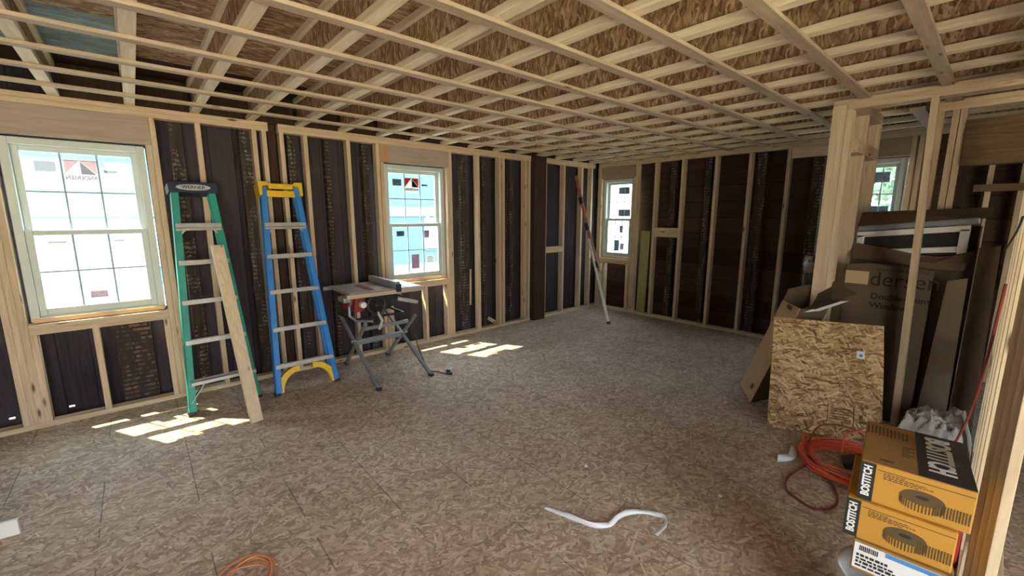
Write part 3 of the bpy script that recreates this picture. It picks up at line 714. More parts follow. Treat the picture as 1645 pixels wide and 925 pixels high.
ladder('step_ladder', (1.045, 4.045, 0.004), math.radians(1.0), math.radians(11.8), 0.54, 0.315, 1.885, M['blue'], M['yellow'], (0.262, 0.590, 0.925, 1.245, 1.530),
       'closed blue step ladder with a yellow cap and yellow curved braces', 'blue')
# loose 2x4 against the green ladder
tag(MB().bar((0.545, 3.612, 0.0), (0.468, 4.030, 1.342), 0.082, 0.038, (1, 0.25, 0)).build('loose_board', M['pine_pale_z'], bevel=0.0015), 'loose pale pine board leaning on the green step ladder', 'board')

# ------------------------------------------------------------------ table saw
def table_saw():
    r = empty('table_saw', (1.78, 4.05, 0), 0, 'jobsite table saw with a long fence on a folding grey stand', 'table saw')
    X = lambda v: v - 1.78
    Yy = lambda v: v - 4.05
    zt = 0.872
    t = MB(); t.box(X(1.40), X(1.97), Yy(3.83), Yy(4.42), zt - 0.022, zt)
    for k in range(5): t.box(X(1.44), X(1.95), Yy(3.86) + k * 0.12, Yy(3.862) + k * 0.12, zt, zt + 0.0015)
    top = t.build('table_top', M['alu'], r, bevel=0.004)
    bx(X(1.605), X(1.665), Yy(3.90), Yy(4.28), zt + 0.0005, zt + 0.003).build('blade_insert', M['red'], top)
    bx(X(1.982), X(2.135), Yy(3.83), Yy(4.40), zt - 0.022, zt - 0.001).build('extension_wing', M['alu'], r, bevel=0.004)
    bx(X(1.36), X(2.16), Yy(3.785), Yy(3.828), zt - 0.045, zt - 0.006).build('front_rail', M['strap'], r, bevel=0.004)
    bx(X(1.36), X(2.14), Yy(4.424), Yy(4.455), zt - 0.045, zt - 0.010).build('rear_rail', M['steel'], r, bevel=0.004)
    for xx, n_ in ((1.36, 0), (2.16, 1)): pass
    bx(X(1.33), X(1.40), Yy(3.79), Yy(3.95), zt - 0.075, zt - 0.03).build('rail_end', M['steel'], r, bevel=0.01)
    f = MB(); f.box(X(1.835), X(1.885), Yy(3.80), Yy(4.44), zt + 0.003, zt + 0.066)
    fo = f.build('rip_fence', M['alu'], r, bevel=0.004)
    bx(X(1.835), X(1.885), Yy(3.770), Yy(3.80), zt - 0.03, zt + 0.050).build('fence_handle', M['navy'], fo, bevel=0.006)
    # body
    b = MB(); b.prism([(Yy(3.96), 0.66), (Yy(4.30), 0.64), (Yy(4.34), 0.845), (Yy(3.92), 0.845)], 'x', X(1.485), X(1.585))
    b.build('housing', M['red_dull'], r, bevel=0.015)
    b = MB(); b.prism([(Yy(4.00), 0.68), (Yy(4.05), 0.625), (Yy(4.26), 0.625), (Yy(4.32), 0.70), (Yy(4.32), 0.845), (Yy(3.96), 0.845)], 'x', X(1.59), X(1.90))
    b.build('lower_housing', M['black'], r, bevel=0.02)
    b = MB(); b.cyl((X(1.90), Yy(4.1), 0.725), (X(2.03), Yy(4.1), 0.70), 0.085, 20, 0.06); b.build('motor', M['navy'], r, bevel=0.006)
    w = MB(); w.tube([(X(1.65) + 0.085 * math.cos(a * PI / 12), Yy(3.835), 0.735 + 0.085 * math.sin(a * PI / 12)) for a in range(24)], 0.010, 8, True)
    for a in range(3): w.bar((X(1.65), Yy(3.835), 0.735), (X(1.65) + 0.08 * math.cos(a * 2.09 + 0.5), Yy(3.835), 0.735 + 0.08 * math.sin(a * 2.09 + 0.5)), 0.014, 0.008, (0, 1, 0))
    w.cyl((X(1.65), Yy(3.90), 0.735), (X(1.65), Yy(3.82), 0.735), 0.018, 12); w.build('blade_height_wheel', M['black'], r, smooth=False)
    w = MB(); w.cyl((X(1.535), Yy(3.90), 0.745), (X(1.535), Yy(3.85), 0.745), 0.030, 16); w.build('power_switch', M['white'], r, bevel=0.004)
    MB().tube([(X(1.44), Yy(3.90), 0.80), (X(1.40), Yy(3.86), 0.74), (X(1.40), Yy(3.86), 0.66), (X(1.46), Yy(3.87), 0.60), (X(1.62), Yy(3.87), 0.575)], 0.013, 8).build('carry_handle', M['steel'], r)
    MB().tube([(X(1.66), Yy(3.84), 0.66), (X(1.685), Yy(3.80), 0.58), (X(1.65), Yy(3.80), 0.50)], 0.014, 8).build('tilt_lever', M['silver'], r)
    MB().cyl((X(1.90), Yy(3.90), 0.755), (X(2.09), Yy(3.84), 0.700), 0.024, 14, 0.017).build('dust_chute', M['alu'], r, bevel=0.004)
    # stand
    tray = MB(); tray.box(X(1.45), X(1.99), Yy(3.93), Yy(3.955), 0.585, 0.605).box(X(1.45), X(1.99), Yy(4.31), Yy(4.335), 0.585, 0.605)
    tray.box(X(1.45), X(1.475), Yy(3.955), Yy(4.31), 0.585, 0.605).box(X(1.965), X(1.99), Yy(3.955), Yy(4.31), 0.585, 0.605)
    tray.build('stand_frame', M['black'], r, bevel=0.003)
    for xt, xn, xf, w_ in ((1.475, 1.512, 1.513, 0), (1.955, 2.055, 1.985, 1)):
        for a_, b_ in (((X(xt), Yy(4.33), 0.575), (X(xn), Yy(3.56), 0.012)), ((X(xt) + 0.035 + 0.03 * w_, Yy(3.77), 0.59), (X(xf) + 0.035, Yy(4.45), 0.012))):
            lg = MB().bar(a_, b_, 0.032, 0.028, (1, 0, 0)).build('leg', M['steel'], r, bevel=0.005)
            e = Vector(b_); MB().box(e.x - 0.022, e.x + 0.022, e.y - 0.024, e.y + 0.024, 0.0, 0.028).build('rubber_foot', M['black'], lg, bevel=0.006)
    MB().bar((X(1.50), Yy(4.03), 0.345), (X(2.00), Yy(4.04), 0.345), 0.055, 0.020, (0, 0, 1)).build('cross_bar', M['steel'], r, bevel=0.004)
    MB().bar((X(1.52), Yy(3.86), 0.515), (X(1.99), Yy(3.87), 0.515), 0.036, 0.020, (0, 0, 1)).build('cross_bar', M['steel'], r, bevel=0.004)
    for xx in (1.495, 2.01): MB().cyl((X(xx) - 0.035, Yy(4.03), 0.36), (X(xx) + 0.045, Yy(4.03), 0.36), 0.014, 12).build('pivot_bolt', M['alu'], r)
    c = MB().tube([(X(2.03), Yy(3.86), 0.55), (X(2.05), Yy(3.80), 0.25), (X(2.09), Yy(3.70), 0.03), (X(2.11), Yy(3.64), 0.008), (X(2.16), Yy(3.60), 0.007), (X(2.17), Yy(3.53), 0.008), (X(2.195), Yy(3.475), 0.010)], 0.0055, 8).build('power_cord', M['black'], r)
    MB().cyl((X(2.19), Yy(3.48), 0.014), (X(2.225), Yy(3.44), 0.014), 0.014, 12).build('plug', M['black'], c)
    return r
table_saw()
# clear plug cover beside the plug
pb = empty('cord_connector', (2.225, 3.515, 0), math.radians(28), 'small clear and black cord connector on the floor beside the saw leg', 'plug')
bx(0.02, 0.10, -0.018, 0.018, 0.001, 0.03).build('clear_body', M['tubewhite'], pb, bevel=0.008)
bx(-0.015, 0.019, -0.016, 0.016, 0.001, 0.034).build('black_end', M['black'], pb, bevel=0.006)

# ------------------------------------------------------------------ pole in the far corner
def pole():
    a = Vector((5.096, 3.634, 0.0)); b = Vector((5.262, 4.515, 2.185))
    r = empty('support_pole', a, 0, 'long red-brown and white pole leaning in the far corner', 'pole')
    d = b - a
    def seg(name, t0, t1, rad, m, off=(0, 0, 0), r2=None):
        o = Vector(off); MB().cyl(d * t0 + o, d * t1 + o, rad, 14, r2).build(name, m, r)
    seg('foot', 0.0, 0.014, 0.026, M['black'])
    seg('white_tube', 0.012, 0.56, 0.022, M['white'])
    seg('red_tube', 0.34, 0.995, 0.026, M['rust'], (0.030, -0.01, 0))
    for t in (0.36, 0.62, 0.80): seg('clamp', t, t + 0.045, 0.031, M['black'], (0.018, -0.006, 0))
    seg('pole_tip', 0.985, 1.0, 0.024, M['rust'], (0.030, -0.01, 0))
pole()

# ------------------------------------------------------------------ leaning strand board sheet
th, ti = 0.406, 0.331
e = Vector((math.sin(th), -math.cos(th), 0)); n_ = Vector((math.cos(th), math.sin(th), 0)); up = n_ * math.sin(ti) + Vector((0, 0, math.cos(ti)))
sheet = empty('strand_board_sheet', (3.421, 0.972, 0), 0, 'square golden strand board sheet leaning against the partition post', 'board')
sheet.matrix_world = frame_mtx((3.421, 0.972, 0.006), e, e.cross(up) * -1 if False else up.cross(e))
# local x = along bottom edge, local z = up the face
mw = Matrix((e, up.cross(e).normalized(), up)).transposed().to_4x4(); mw.translation = Vector((3.421, 0.972, 0.006)); sheet.matrix_world = mw
SW, SH = 0.678, 0.836
edge = [(0, 0.02), (0.02, 0), (SW * 0.4, 0.004), (SW - 0.01, 0), (SW, 0.015), (SW + 0.002, SH * 0.6), (SW - 0.002, SH), (SW * 0.55, SH - 0.002), (0.004, SH), (0.001, SH * 0.4)]
MB().prism(edge, 'y', 0, 0.012).build('sheet', M['osb_panel'], sheet)
sg = bx(0.525, 0.572, -0.0015, -0.0002, 0.585, 0.64).build('price_tag', M['paper'], sheet)
bx(0.540, 0.558, -0.0022, -0.0016, 0.600, 0.618).build('tag_print', M['label_blue'], sg)
st_ = MB()
for k in range(5): st_.box(0.375 + 0.003 * k, 0.505 - 0.01 * (k % 2), -0.0012, -0.0002, 0.135 + k * 0.018, 0.141 + k * 0.018)
st_.box(0.365, 0.370, -0.0012, -0.0002, 0.12, 0.24).box(0.515, 0.522, -0.0012, -0.0002, 0.10, 0.24).box(0.55, 0.60, -0.0012, -0.0002, 0.13, 0.15).box(0.55, 0.57, -0.0012, -0.0002, 0.16, 0.19)
st_.build('grade_stamp', M['ink_soft'], sheet)

# ------------------------------------------------------------------ long open carton leaning behind the sheet
def card_lean():
    # rectangular tube from the floor up to the post
    r = empty('open_carton', (3.83, 1.20, 0), 0, 'long open cardboard carton with raised flaps leaning behind the strand board', 'carton')
    A = Vector((3.80, 1.225, 0.0)); ax = (Vector((3.58, 0.815, 1.02)) - Vector((3.80, 1.225, 0.0))); 
    Ln = ax.length; ax.normalize()
    return r, A, ax, Ln
r = empty('open_carton', (3.80, 1.22, 0.0), 0, 'long open cardboard carton with raised flaps leaning behind the strand board', 'carton')
def P3(*a): return Vector(a) - Vector((3.80, 1.22, 0.0))
# corners at the foot (f*) and at the mouth (m*); face towards the window, its light painted in as paler card = f0 f1 m1 m0
f0, f1 = P3(4.00, 1.390, 0.05), P3(3.793, 1.221, 0.0); m0, m1 = P3(3.95, 1.107, 0.887), P3(3.80, 0.942, 0.863)
dep = Vector((0.12, -0.17, 0.075))
f2, f3, m2, m3 = f1 + dep, f0 + dep, m1 + dep, m0 + dep
def sheetq(a, b, c, d, t=0.004):
    nn = (b - a).cross(d - a).normalized() * t; m = MB(); m.add([a, b, c, d, a + nn, b + nn, c + nn, d + nn], [(0, 1, 2, 3), (7, 6, 5, 4), (0, 4, 5, 1), (1, 5, 6, 2), (2, 6, 7, 3), (3, 7, 4, 0)]); return m
body = sheetq(f0, f1, m1, m0); body.cur = 1
for q in ((f1, f2, m2, m1), (f2, f3, m3, m2), (f3, f0, m0, m3), (f0, f1, f2, f3)):
    s_ = sheetq(*q); body.add(s_.v, s_.f)
body.build('carton_body', [M['card'], M['card_dark']], r)
fl = sheetq(m0, m3, m3 + Vector((0.02, -0.02, 0.08)), m0 + Vector((-0.01, -0.03, 0.10))); fl.build('flap', M['card_in'], r)
fl = sheetq(m1, m2, m2 + Vector((-0.04, -0.09, 0.03)), m1 + Vector((-0.03, -0.10, 0.02))); fo_ = fl.build('flap', M['card_in'], r)
fl = sheetq(m3, m2, m2 + Vector((0.05, -0.14, 0.06)), m3 + Vector((0.03, -0.10, 0.11))); fl.build('flap', M['card_dark'], r)
lb = sheetq(m1 + Vector((-0.008, -0.03, -0.02)) , m1 + Vector((0.02, -0.12, 0.0)), m2 + Vector((-0.01, -0.10, 0.012)), m2 + Vector((-0.05, -0.02, 0.0)), 0.002); lb.build('shipping_label', M['paper'], r)
nn = (f1 - f0).normalized(); upc = (m0 - f0).normalized()
c0 = f0 + nn * 0.16 + upc * 0.12
def onface(o, w, h, off=0.006):
    nrm = nn.cross(upc).normalized()
    if nrm.x > 0: nrm = -nrm
    c = f0 + nn * o[0] + upc * o[1] + nrm * off
    return sheetq(c, c + nn * w, c + nn * w + upc * h, c + upc * h, 0.0008)
onface((0.17, 0.09), 0.04, 0.05).build('recycling_mark', M['ink_soft'], r)
onface((0.10, 0.86), 0.08, 0.035).build('printed_mark', M['ink_soft'], r)
# plastic wrapped tube standing behind the carton
tb = empty('wrapped_tube', (3.985, 1.045, 0.0), 0, 'plastic wrapped cardboard tube standing behind the open carton', 'tube')
MB().cyl((0, 0, 0), (0, 0, 1.245), 0.036, 20).build('card_tube', M['card_in'], tb)
tb.location = (4.26, 1.025, 0)
MB().lathe([(0.043, 0.95), (0.048, 1.05), (0.044, 1.12), (0.050, 1.18), (0.041, 1.22), (0.038, 1.24)]).build('clear_wrap', M['clear'], tb, smooth=True)
MB().lathe([(0.037, 1.10), (0.0445, 1.12), (0.0445, 1.16), (0.037, 1.19)]).build('shiny_tape', M['silver'], tb, smooth=True)

# ------------------------------------------------------------------ window cartons behind the partition
c = empty('window_carton', (4.26, 0.52, 0), 0, 'tall brown window carton printed with large lettering behind the tilted stud', 'carton')
cb = MB(); cb.prism([(-0.25, 0.0), (0.245, 0.0), (0.245, 1.20), (0.10, 1.215), (-0.10, 1.20), (-0.25, 1.19)], 'x', -0.06, 0.06)
cbo = cb.build('carton_body', M['card_dark'], c, bevel=0.004)
bx(-0.0615, -0.0602, 0.10, 0.245, 1.05, 1.15).build('tape_strip', M['card'], cbo)
mt = lambda y, z: frame_mtx((-0.0612, y, z), (0, -1, 0), (0, 0, 1))
text('lettering', 'dersen', 0.155, M['ink_card'], cbo, mt(0.095, 1.095), align='LEFT', sx=0.92)
text('small_lettering', 'WINDOWS & DOORS', 0.030, M['ink_card'], cbo, mt(0.060, 1.168), align='LEFT')
text('subtitle_lettering', 'Double-Hung', 0.062, M['ink_card'], cbo, mt(0.075, 0.965), align='LEFT', bold=0.0012)
text('subtitle_lettering', 'Window', 0.062, M['ink_card'], cbo, mt(0.075, 0.895), align='LEFT', bold=0.0012)
# carton 2, torn open, a new window unit standing in it
c = empty('torn_window_carton', (4.44, 0.42, 0), 0, 'torn open window carton wrapping the spare window unit behind the partition', 'carton')
MB().prism([(-0.33, 0.0), (0.345, 0.0), (0.345, 1.36), (0.16, 1.33), (-0.05, 1.285), (-0.30, 1.27), (-0.33, 1.32)], 'x', -0.085, -0.080).build('front_panel', M['card_dark'], c)
MB().prism([(-0.33, 0.0), (0.345, 0.0), (0.345, 1.60), (-0.33, 1.62)], 'x', 0.085, 0.090).build('back_panel', M['card_dark'], c)
bx(-0.085, 0.090, -0.338, -0.332, 0, 1.50).build('side_panel', M['card_dark'], c)
def slab(q, name, m):
    t_ = Vector((0.004, 0, 0.002)); q = [Vector(v) for v in q]; n = len(q)
    MB().add(q + [v + t_ for v in q], [tuple(range(n)), tuple(reversed(range(n, 2 * n)))] + [(i, (i + 1) % n, n + (i + 1) % n, n + i) for i in range(n)]).build(name, M[m], c)
slab([(0.088, -0.37, 1.63), (0.088, 0.345, 1.60), (-0.05, 0.345, 1.485), (-0.06, -0.345, 1.555), (-0.02, -0.37, 1.575)], 'top_flap', 'card_in')
slab([(-0.08, 0.345, 1.350), (-0.08, 0.10, 1.310), (-0.08, -0.03, 1.272), (-0.13, -0.05, 1.205), (-0.14, 0.345, 1.235)], 'torn_flap', 'card_in')
slab([(-0.085, -0.03, 1.272), (-0.085, -0.20, 1.285), (-0.085, -0.325, 1.33), (-0.12, -0.31, 1.215), (-0.14, -0.05, 1.200)], 'torn_flap', 'card_in')
slab([(-0.12, -0.02, 1.235), (-0.12, -0.30, 1.245), (-0.15, -0.29, 1.195), (-0.15, -0.02, 1.190)], 'torn_flap', 'card_dark')
u = empty('spare_window_unit', (4.44, 0.42, 0.02), 0, 'spare white framed window unit standing in the torn carton', 'window unit')
def rl(y): return -0.11 * (y + 0.278)
ff = MB(); ff.box(-0.06, 0.02, -0.285, -0.235, 0.0, 1.462).box(-0.06, 0.02, 0.29, 0.335, 0.0, 1.40)
ff.bar((-0.02, -0.285, 1.468), (-0.02, 0.335, 1.400), 0.08, 0.042, (1, 0, 0)); ff.bar((-0.02, -0.235, 0.03), (-0.02, 0.29, 0.03), 0.08, 0.05, (1, 0, 0))
ff.build('white_frame', M['white'], u, bevel=0.003)
MB().bar((-0.025, -0.235, 1.315), (-0.025, 0.29, 1.262), 0.05, 0.040, (1, 0, 0)).build('sash_rail', M['white'], u, bevel=0.003)
MB().prism([(-0.235, 0.05), (0.29, 0.05), (0.29, 1.385), (-0.235, 1.445)], 'x', -0.02, -0.014).build('dark_pane', M['darkpane'], u)
MB().bar((-0.015, -0.325, 1.520), (-0.015, 0.338, 1.448), 0.11, 0.045, (1, 0, 0)).build('grey_edge_wrap', M['steel'], u, bevel=0.01)
# narrow flat carton standing at the right
c = tag(MB().prism([(0.085, 0.0), (0.245, 0.0), (0.195, 1.13), (0.10, 1.16)], 'x', 4.155, 4.19).build('flat_carton', M['card_dark'], bevel=0.003), 'narrow flattened brown carton right of the tilted stud', 'carton')
c = tag(MB().prism([(-0.05, 0.0), (0.075, 0.0), (0.075, 1.36), (-0.02, 1.38)], 'x', 4.22, 4.27).build('flat_carton', M['card_in'], bevel=0.003), 'dark narrow flattened carton at the right end of the cartons', 'carton')

# ------------------------------------------------------------------ drop cloth
def cloth():
    nx, ny = 100, 90; x0, x1, ya, yb = 3.52, 3.98, -0.058, 0.33
    from mathutils import noise as mn
    vs = []; fs = []
    for j in range(ny):
        for i in range(nx):
            u_, v_ = i / (nx - 1), j / (ny - 1); x = x0 + (x1 - x0) * u_; y = ya + (yb - ya) * v_
            if y > 0.972 - (x - 3.421) * 2.32 - 0.10 and x < 3.72: y = min(y, max(-0.04, 0.90 - (x - 3.40) * 2.32))
            env = min(1, 5 * u_, 5 * (1 - u_) + 0.35, 5 * v_ + 0.3, 5 * (1 - v_))
            p = Vector((x * 3.0, y * 3.2, 0.3))
            h = 0.20 + 0.07 * mn.noise(p) + 0.08 * abs(mn.noise(p * 3.1 + Vector((4, 0, 0)))) + 0.060 * abs(mn.noise(Vector((x * 9 + y * 14, x * 20 - y * 5, 1.0))))
            h += 0.05 * abs(mn.noise(Vector((x * 22 + y * 9, y * 26, 2.0)))) + 0.035 * abs(mn.noise(Vector((x * 34, y * 30 - x * 12, 5.0))))
            h += 0.045 * math.exp(-((x - 3.75) ** 2 + (y - 0.05) ** 2) / 0.03)
            vs.append((x, y, 0.004 + max(0, env) * h))
    for j in range(ny - 1):
        for i in range(nx - 1): a = j * nx + i; fs.append((a, a + 1, a + 1 + nx, a + nx))
    m = MB(); m.add(vs, fs); o = m.build('drop_cloth', M['cloth'], smooth=True); 
    tag(o, 'crumpled grey drop cloth heaped on the floor below the window cartons', 'cloth')
cloth()

# ------------------------------------------------------------------ nail cartons on the bucket
def nail_box(name, P0, th, w, d, h, zt, label, big_top, lettering=True):
    """origin = top front left corner; local x right along the front, y into depth, z up"""
    e = Vector((math.sin(th), -math.cos(th), 0)); n2 = Vector((math.cos(th), math.sin(th), 0))
    r = empty(name, (P0[0], P0[1], zt - h), 0, label, 'carton')
    mw = Matrix((e, n2, Vector((0, 0, 1)))).transposed().to_4x4(); mw.translation = Vector((P0[0], P0[1], zt - h)); r.matrix_world = mw
    b = MB(); b.box(0, w, 0, d, 0, h); bo = b.build('carton_body', M['nailbox'], r, bevel=0.004)
    e_ = 0.0008
    s = 0.125 * w / 0.274
    bk = bx(0.0, 0.145 * w, -0.0016, -0.0002, 0.002, h - 0.002).build('black_end_band', M['ink'], r)
    text('brand_lettering', 'BOSTITCH', 0.030, M['paper'], bk, frame_mtx((0.075 * w, -0.0022, h * 0.52), (0, 0, 1), (-1, 0, 0)), 0.0005, sx=0.80 * h / 0.143, bold=0.0012)
    ln = MB(); ln.box(0.16 * w, w - 0.003, -0.0012, -0.0002, h - 0.020, h - 0.018); ln.build('edge_line', M['ink_soft'], r)
    tx = MB()
    random.seed(3)
    for row in range(4):
        x = 0.22 * w; lim = (0.42, 0.60, 0.66, 0.55)[row] * w
        while x < lim:
            dx = random.uniform(0.004, 0.013); tx.box(x, min(x + dx, lim), -0.0012, -0.0002, h - 0.0275 - row * 0.0062, h - 0.0248 - row * 0.0062); x += dx + 0.0025
    tx.build('printed_lines', M['ink_soft'], r)
    # coil of nails picture
    coil = MB(); cx, cz = 0.58 * w, h * 0.40
    n = 22; pts = [(cx + 0.19 * w * math.cos(2 * PI * k / n), cz + 0.024 * math.sin(2 * PI * k / n) + 0.012) for k in range(n)]
    coil.prism(pts, 'y', -0.0010, -0.0002)
    for k in range(20):
        a = PI + PI * k / 19; x = cx + 0.19 * w * math.cos(a); z = cz + 0.012 + 0.024 * math.sin(a); coil.box(x - 0.0014, x + 0.0014, -0.0014, -0.0002, z - 0.026, z)
    for k in range(12):
        x = cx + 0.12 * w + k * 0.0068; coil.box(x - 0.0015, x + 0.0015, -0.0014, -0.0002, cz - 0.030, cz + 0.010)
    coil.build('coil_picture', M['ink_soft'], r)
    hl = MB(); hl.prism([(cx + 0.06 * w * math.cos(2 * PI * k / 14), cz + 0.014 + 0.006 * math.sin(2 * PI * k / 14)) for k in range(14)], 'y', -0.0018, -0.0011); hl.build('coil_hole', M['ink'], r)
    if big_top:
        bx(0.002, w - 0.002, 0.002, d - 0.002, h + 0.0001, h + 0.0012).build('dusty_top', M['nailbox_top'], r)
        bt = bx(0.52 * w, w - 0.001, 0.004, d - 0.004, h + 0.0013, h + 0.0024).build('black_top_panel', M['ink'], r)
        text('brand_lettering', 'BOSTITCH', 0.088, M['paper'], bt, frame_mtx((0.72 * w, d * 0.53, h + 0.0030), (0, -1, 0), (1, 0, 0)), 0.0005, sx=0.70, bold=0.003)
        tm = MB(); t2 = MB(); cx2, cy2 = 0.22 * w, d * 0.80
        for k in range(11): tm.box(cx2 - 0.055 + k * 0.011, cx2 - 0.049 + k * 0.011, cy2 - 0.05 + 0.004 * (k % 3), cy2 + 0.045 - 0.002 * k, h + 0.0013, h + 0.0019)
        for k in range(6): t2.box(0.38 * w, 0.38 * w + 0.02 + 0.012 * (k % 2), d * 0.30 + k * 0.016, d * 0.30 + k * 0.016 + 0.007, h + 0.0013, h + 0.0019)
        bx(0.17 * w, 0.30 * w, 0.035, 0.048, h + 0.0013, h + 0.0019).build('top_mark', M['ink_soft'], r); t2.build('top_text_lines', M['ink_soft'], r)
        tm.build('top_print', M['ink_soft'], r)
        # panel seams
    return r
nail_box('nail_carton', (1.785, 0.213), 0.124, 0.274, 0.380, 0.141, 0.750, 'yellow nail carton with black brand panel on top of the stack', True)
nail_box('nail_carton', (1.768, 0.235), 0.115, 0.272, 0.360, 0.141, 0.6085, 'yellow nail carton in the middle of the stack, below the topmost one', False)
r = empty('labelled_carton', (1.755, 0.197, 0.355), 0, 'carton with white and blue label at the bottom of the stack, on the bucket', 'carton')
th = 0.10; e = Vector((math.sin(th), -math.cos(th), 0)); n2 = Vector((math.cos(th), math.sin(th), 0))
mw = Matrix((e, n2, Vector((0, 0, 1)))).transposed().to_4x4(); mw.translation = Vector((1.762, 0.200, 0.3515)); r.matrix_world = mw
bx(0, 0.245, 0, 0.30, 0.0, 0.115).build('carton_body', M['nailbox_top'], r, bevel=0.003)
lab = bx(0.004, 0.241, -0.0014, -0.0002, 0.012, 0.108).build('label', M['paper'], r)
bx(0.085, 0.241, -0.0024, -0.0016, 0.092, 0.107).build('blue_band', M['label_blue'], lab)
bc = MB(); random.seed(5); x = 0.018
while x < 0.066:
    dx = random.uniform(0.001, 0.0035); bc.box(x, x + dx, -0.0022, -0.0015, 0.082, 0.101); x += dx + 0.0018
bc.build('barcode', M['ink'], lab)
pr_ = MB()
for k in range(4):
    x = 0.012
    while x < (0.09, 0.10, 0.17, 0.10)[k]:
        dx = random.uniform(0.006, 0.016); pr_.box(x, x + dx, -0.0022, -0.0015, 0.060 - k * 0.013, 0.069 - k * 0.013 - 0.002 * (k % 2)); x += dx + 0.003
pr_.build('label_print', M['ink_card'], lab)
bk = empty('bucket', (1.82, 0.095, 0), 0, 'white plastic bucket under the stack of nail cartons', 'bucket')
MB().lathe([(0.0, 0.004), (0.125, 0.004), (0.128, 0.012), (0.146, 0.325), (0.152, 0.326), (0.154, 0.345), (0.149, 0.349), (0.142, 0.345), (0.122, 0.016), (0.0, 0.014)]).build('bucket_body', M['white'], bk, smooth=True)
MB().tube([(0.153 * math.cos(a), 0.153 * math.sin(a), 0.30 - 0.10 * math.sin(a * 1.0)) for a in [PI * k / 14 for k in range(15)]], 0.003, 6).build('wire_handle', M['steel'], bk)
# red container behind the stack
rc = empty('red_container', (2.72, -0.015, 0), 0, 'red plastic container standing between the nail cartons and the drop cloth', 'container')
MB().prism([(-0.045, 0), (0.075, 0), (0.075, 0.27), (0.055, 0.32), (0.0, 0.33), (-0.03, 0.32), (-0.045, 0.29)], 'x', -0.11, 0.11).build('body', M['red'], rc, bevel=0.012)
MB().cyl((-0.04, 0.015, 0.325), (-0.04, 0.015, 0.355), 0.022, 16).build('screw_cap', M['black'], rc)

# ------------------------------------------------------------------ cords
def smooth_pts(pts, sub=8, closed=False):
    pts = [Vector(p) for p in pts]; out = []; m = len(pts)
    rng = range(m) if closed else range(m - 1)
    for i in rng:
        p0 = pts[(i - 1) % m] if closed or i > 0 else pts[i]; p1 = pts[i]; p2 = pts[(i + 1) % m]; p3 = pts[(i + 2) % m] if closed or i + 2 < m else pts[(i + 1) % m]
        for k in range(sub):
            t = k / sub; out.append(0.5 * ((2 * p1) + (-p0 + p2) * t + (2 * p0 - 5 * p1 + 4 * p2 - p3) * t * t + (-p0 + 3 * p1 - 3 * p2 + p3) * t ** 3))
    if not closed: out.append(pts[-1])
    return out
def coil_cord(loc, R, turns, rad, mat, seed, ecc=1.0, zjit=0.05, rot=0.0, pinch=True):
    random.seed(seed); pts = []
    per = 16
    for i in range(int(turns * per)):
        a = 2 * PI * i / per; t = i / per
        rr = R * (1 + 0.20 * math.sin(t * 2.3 + 1) + random.uniform(-0.03, 0.03))
        if pinch:
            k = max(0, math.cos(a - PI * 0.62)); rr = rr * (1 - 0.35 * k ** 6) + R * 1.02 * 0.35 * k ** 6
        z = rad + 0.010 + (0.5 + 0.5 * math.sin(t * 1.7)) * zjit * (0.6 + 0.4 * math.sin(a + t)) + rad * 0.6 * (t % 4)
        x, y = rr * math.cos(a), rr * ecc * math.sin(a)
        pts.append((x * math.cos(rot) - y * math.sin(rot), x * math.sin(rot) + y * math.cos(rot), max(rad + 0.001, z)))
    return smooth_pts(pts, 3)
oc = empty('extension_cord', (3.22, 0.44, 0), 0, 'coiled orange extension cord on the floor in front of the strand board', 'cord')
MB().tube(coil_cord(None, 0.235, 15, 0.0045, None, 2, 0.98, 0.055), 0.0045, 7).build('coil', M['orange_cord'], oc, smooth=True)
MB().tube(smooth_pts([(0.06, 0.24, 0.05), (0.11, 0.20, 0.17), (0.15, 0.10, 0.20), (0.20, 0.0, 0.17), (0.25, -0.10, 0.06)], 6), 0.0055, 7).build('raised_loop', M['brown_cord'], oc, smooth=True)
MB().tube(smooth_pts([(0.10, 0.06, 0.03), (0.14, 0.06, 0.15), (0.16, -0.02, 0.20), (0.18, -0.12, 0.18), (0.16, -0.18, 0.05)], 6), 0.0055, 7).build('raised_loop', M['orange_cord'], oc, smooth=True)
MB().tube(smooth_pts([(0.10, 0.235, 0.035), (0.11, 0.265, 0.08), (0.07, 0.275, 0.075), (0.06, 0.245, 0.02), (0.09, 0.225, 0.03)], 5, True), 0.006, 7, True).build('tie_wrap', M['orange_cord'], oc, smooth=True)
bc_ = tag(MB().tube(smooth_pts([(3.18, 0.60, 0.008), (2.98, 0.64, 0.007), (2.80, 0.66, 0.007), (2.68, 0.63, 0.007), (2.62, 0.55, 0.007), (2.60, 0.48, 0.007), (2.66, 0.42, 0.007), (2.76, 0.405, 0.007), (2.90, 0.45, 0.010), (3.00, 0.53, 0.02), (3.14, 0.64, 0.030)], 8), 0.0065, 8).build('air_hose', M['brown_cord'], smooth=True),
          'dark red-brown hose making a flat loop on the floor beside the orange cord', 'hose')
bt = empty('black_tool', (3.26, 0.36, 0.0), math.radians(20), 'black tool lying inside the coiled orange cord', 'tool')
MB().prism([(-0.13, 0.012), (0.12, 0.012), (0.13, 0.05), (0.04, 0.085), (-0.09, 0.075), (-0.13, 0.045)], 'x', -0.055, 0.055).build('tool_body', M['black'], bt, bevel=0.012)
MB().bar((0.0, -0.04, 0.07), (-0.10, 0.06, 0.085), 0.03, 0.03, (0, 0, 1)).build('tool_handle', M['black'], bt, bevel=0.008)
hp = [(3.0, -0.050, 1.26), (3.15, -0.045, 1.02), (3.3, -0.040, 0.80), (3.42, -0.030, 0.58), (3.45, -0.01, 0.40), (3.46, 0.02, 0.25)]
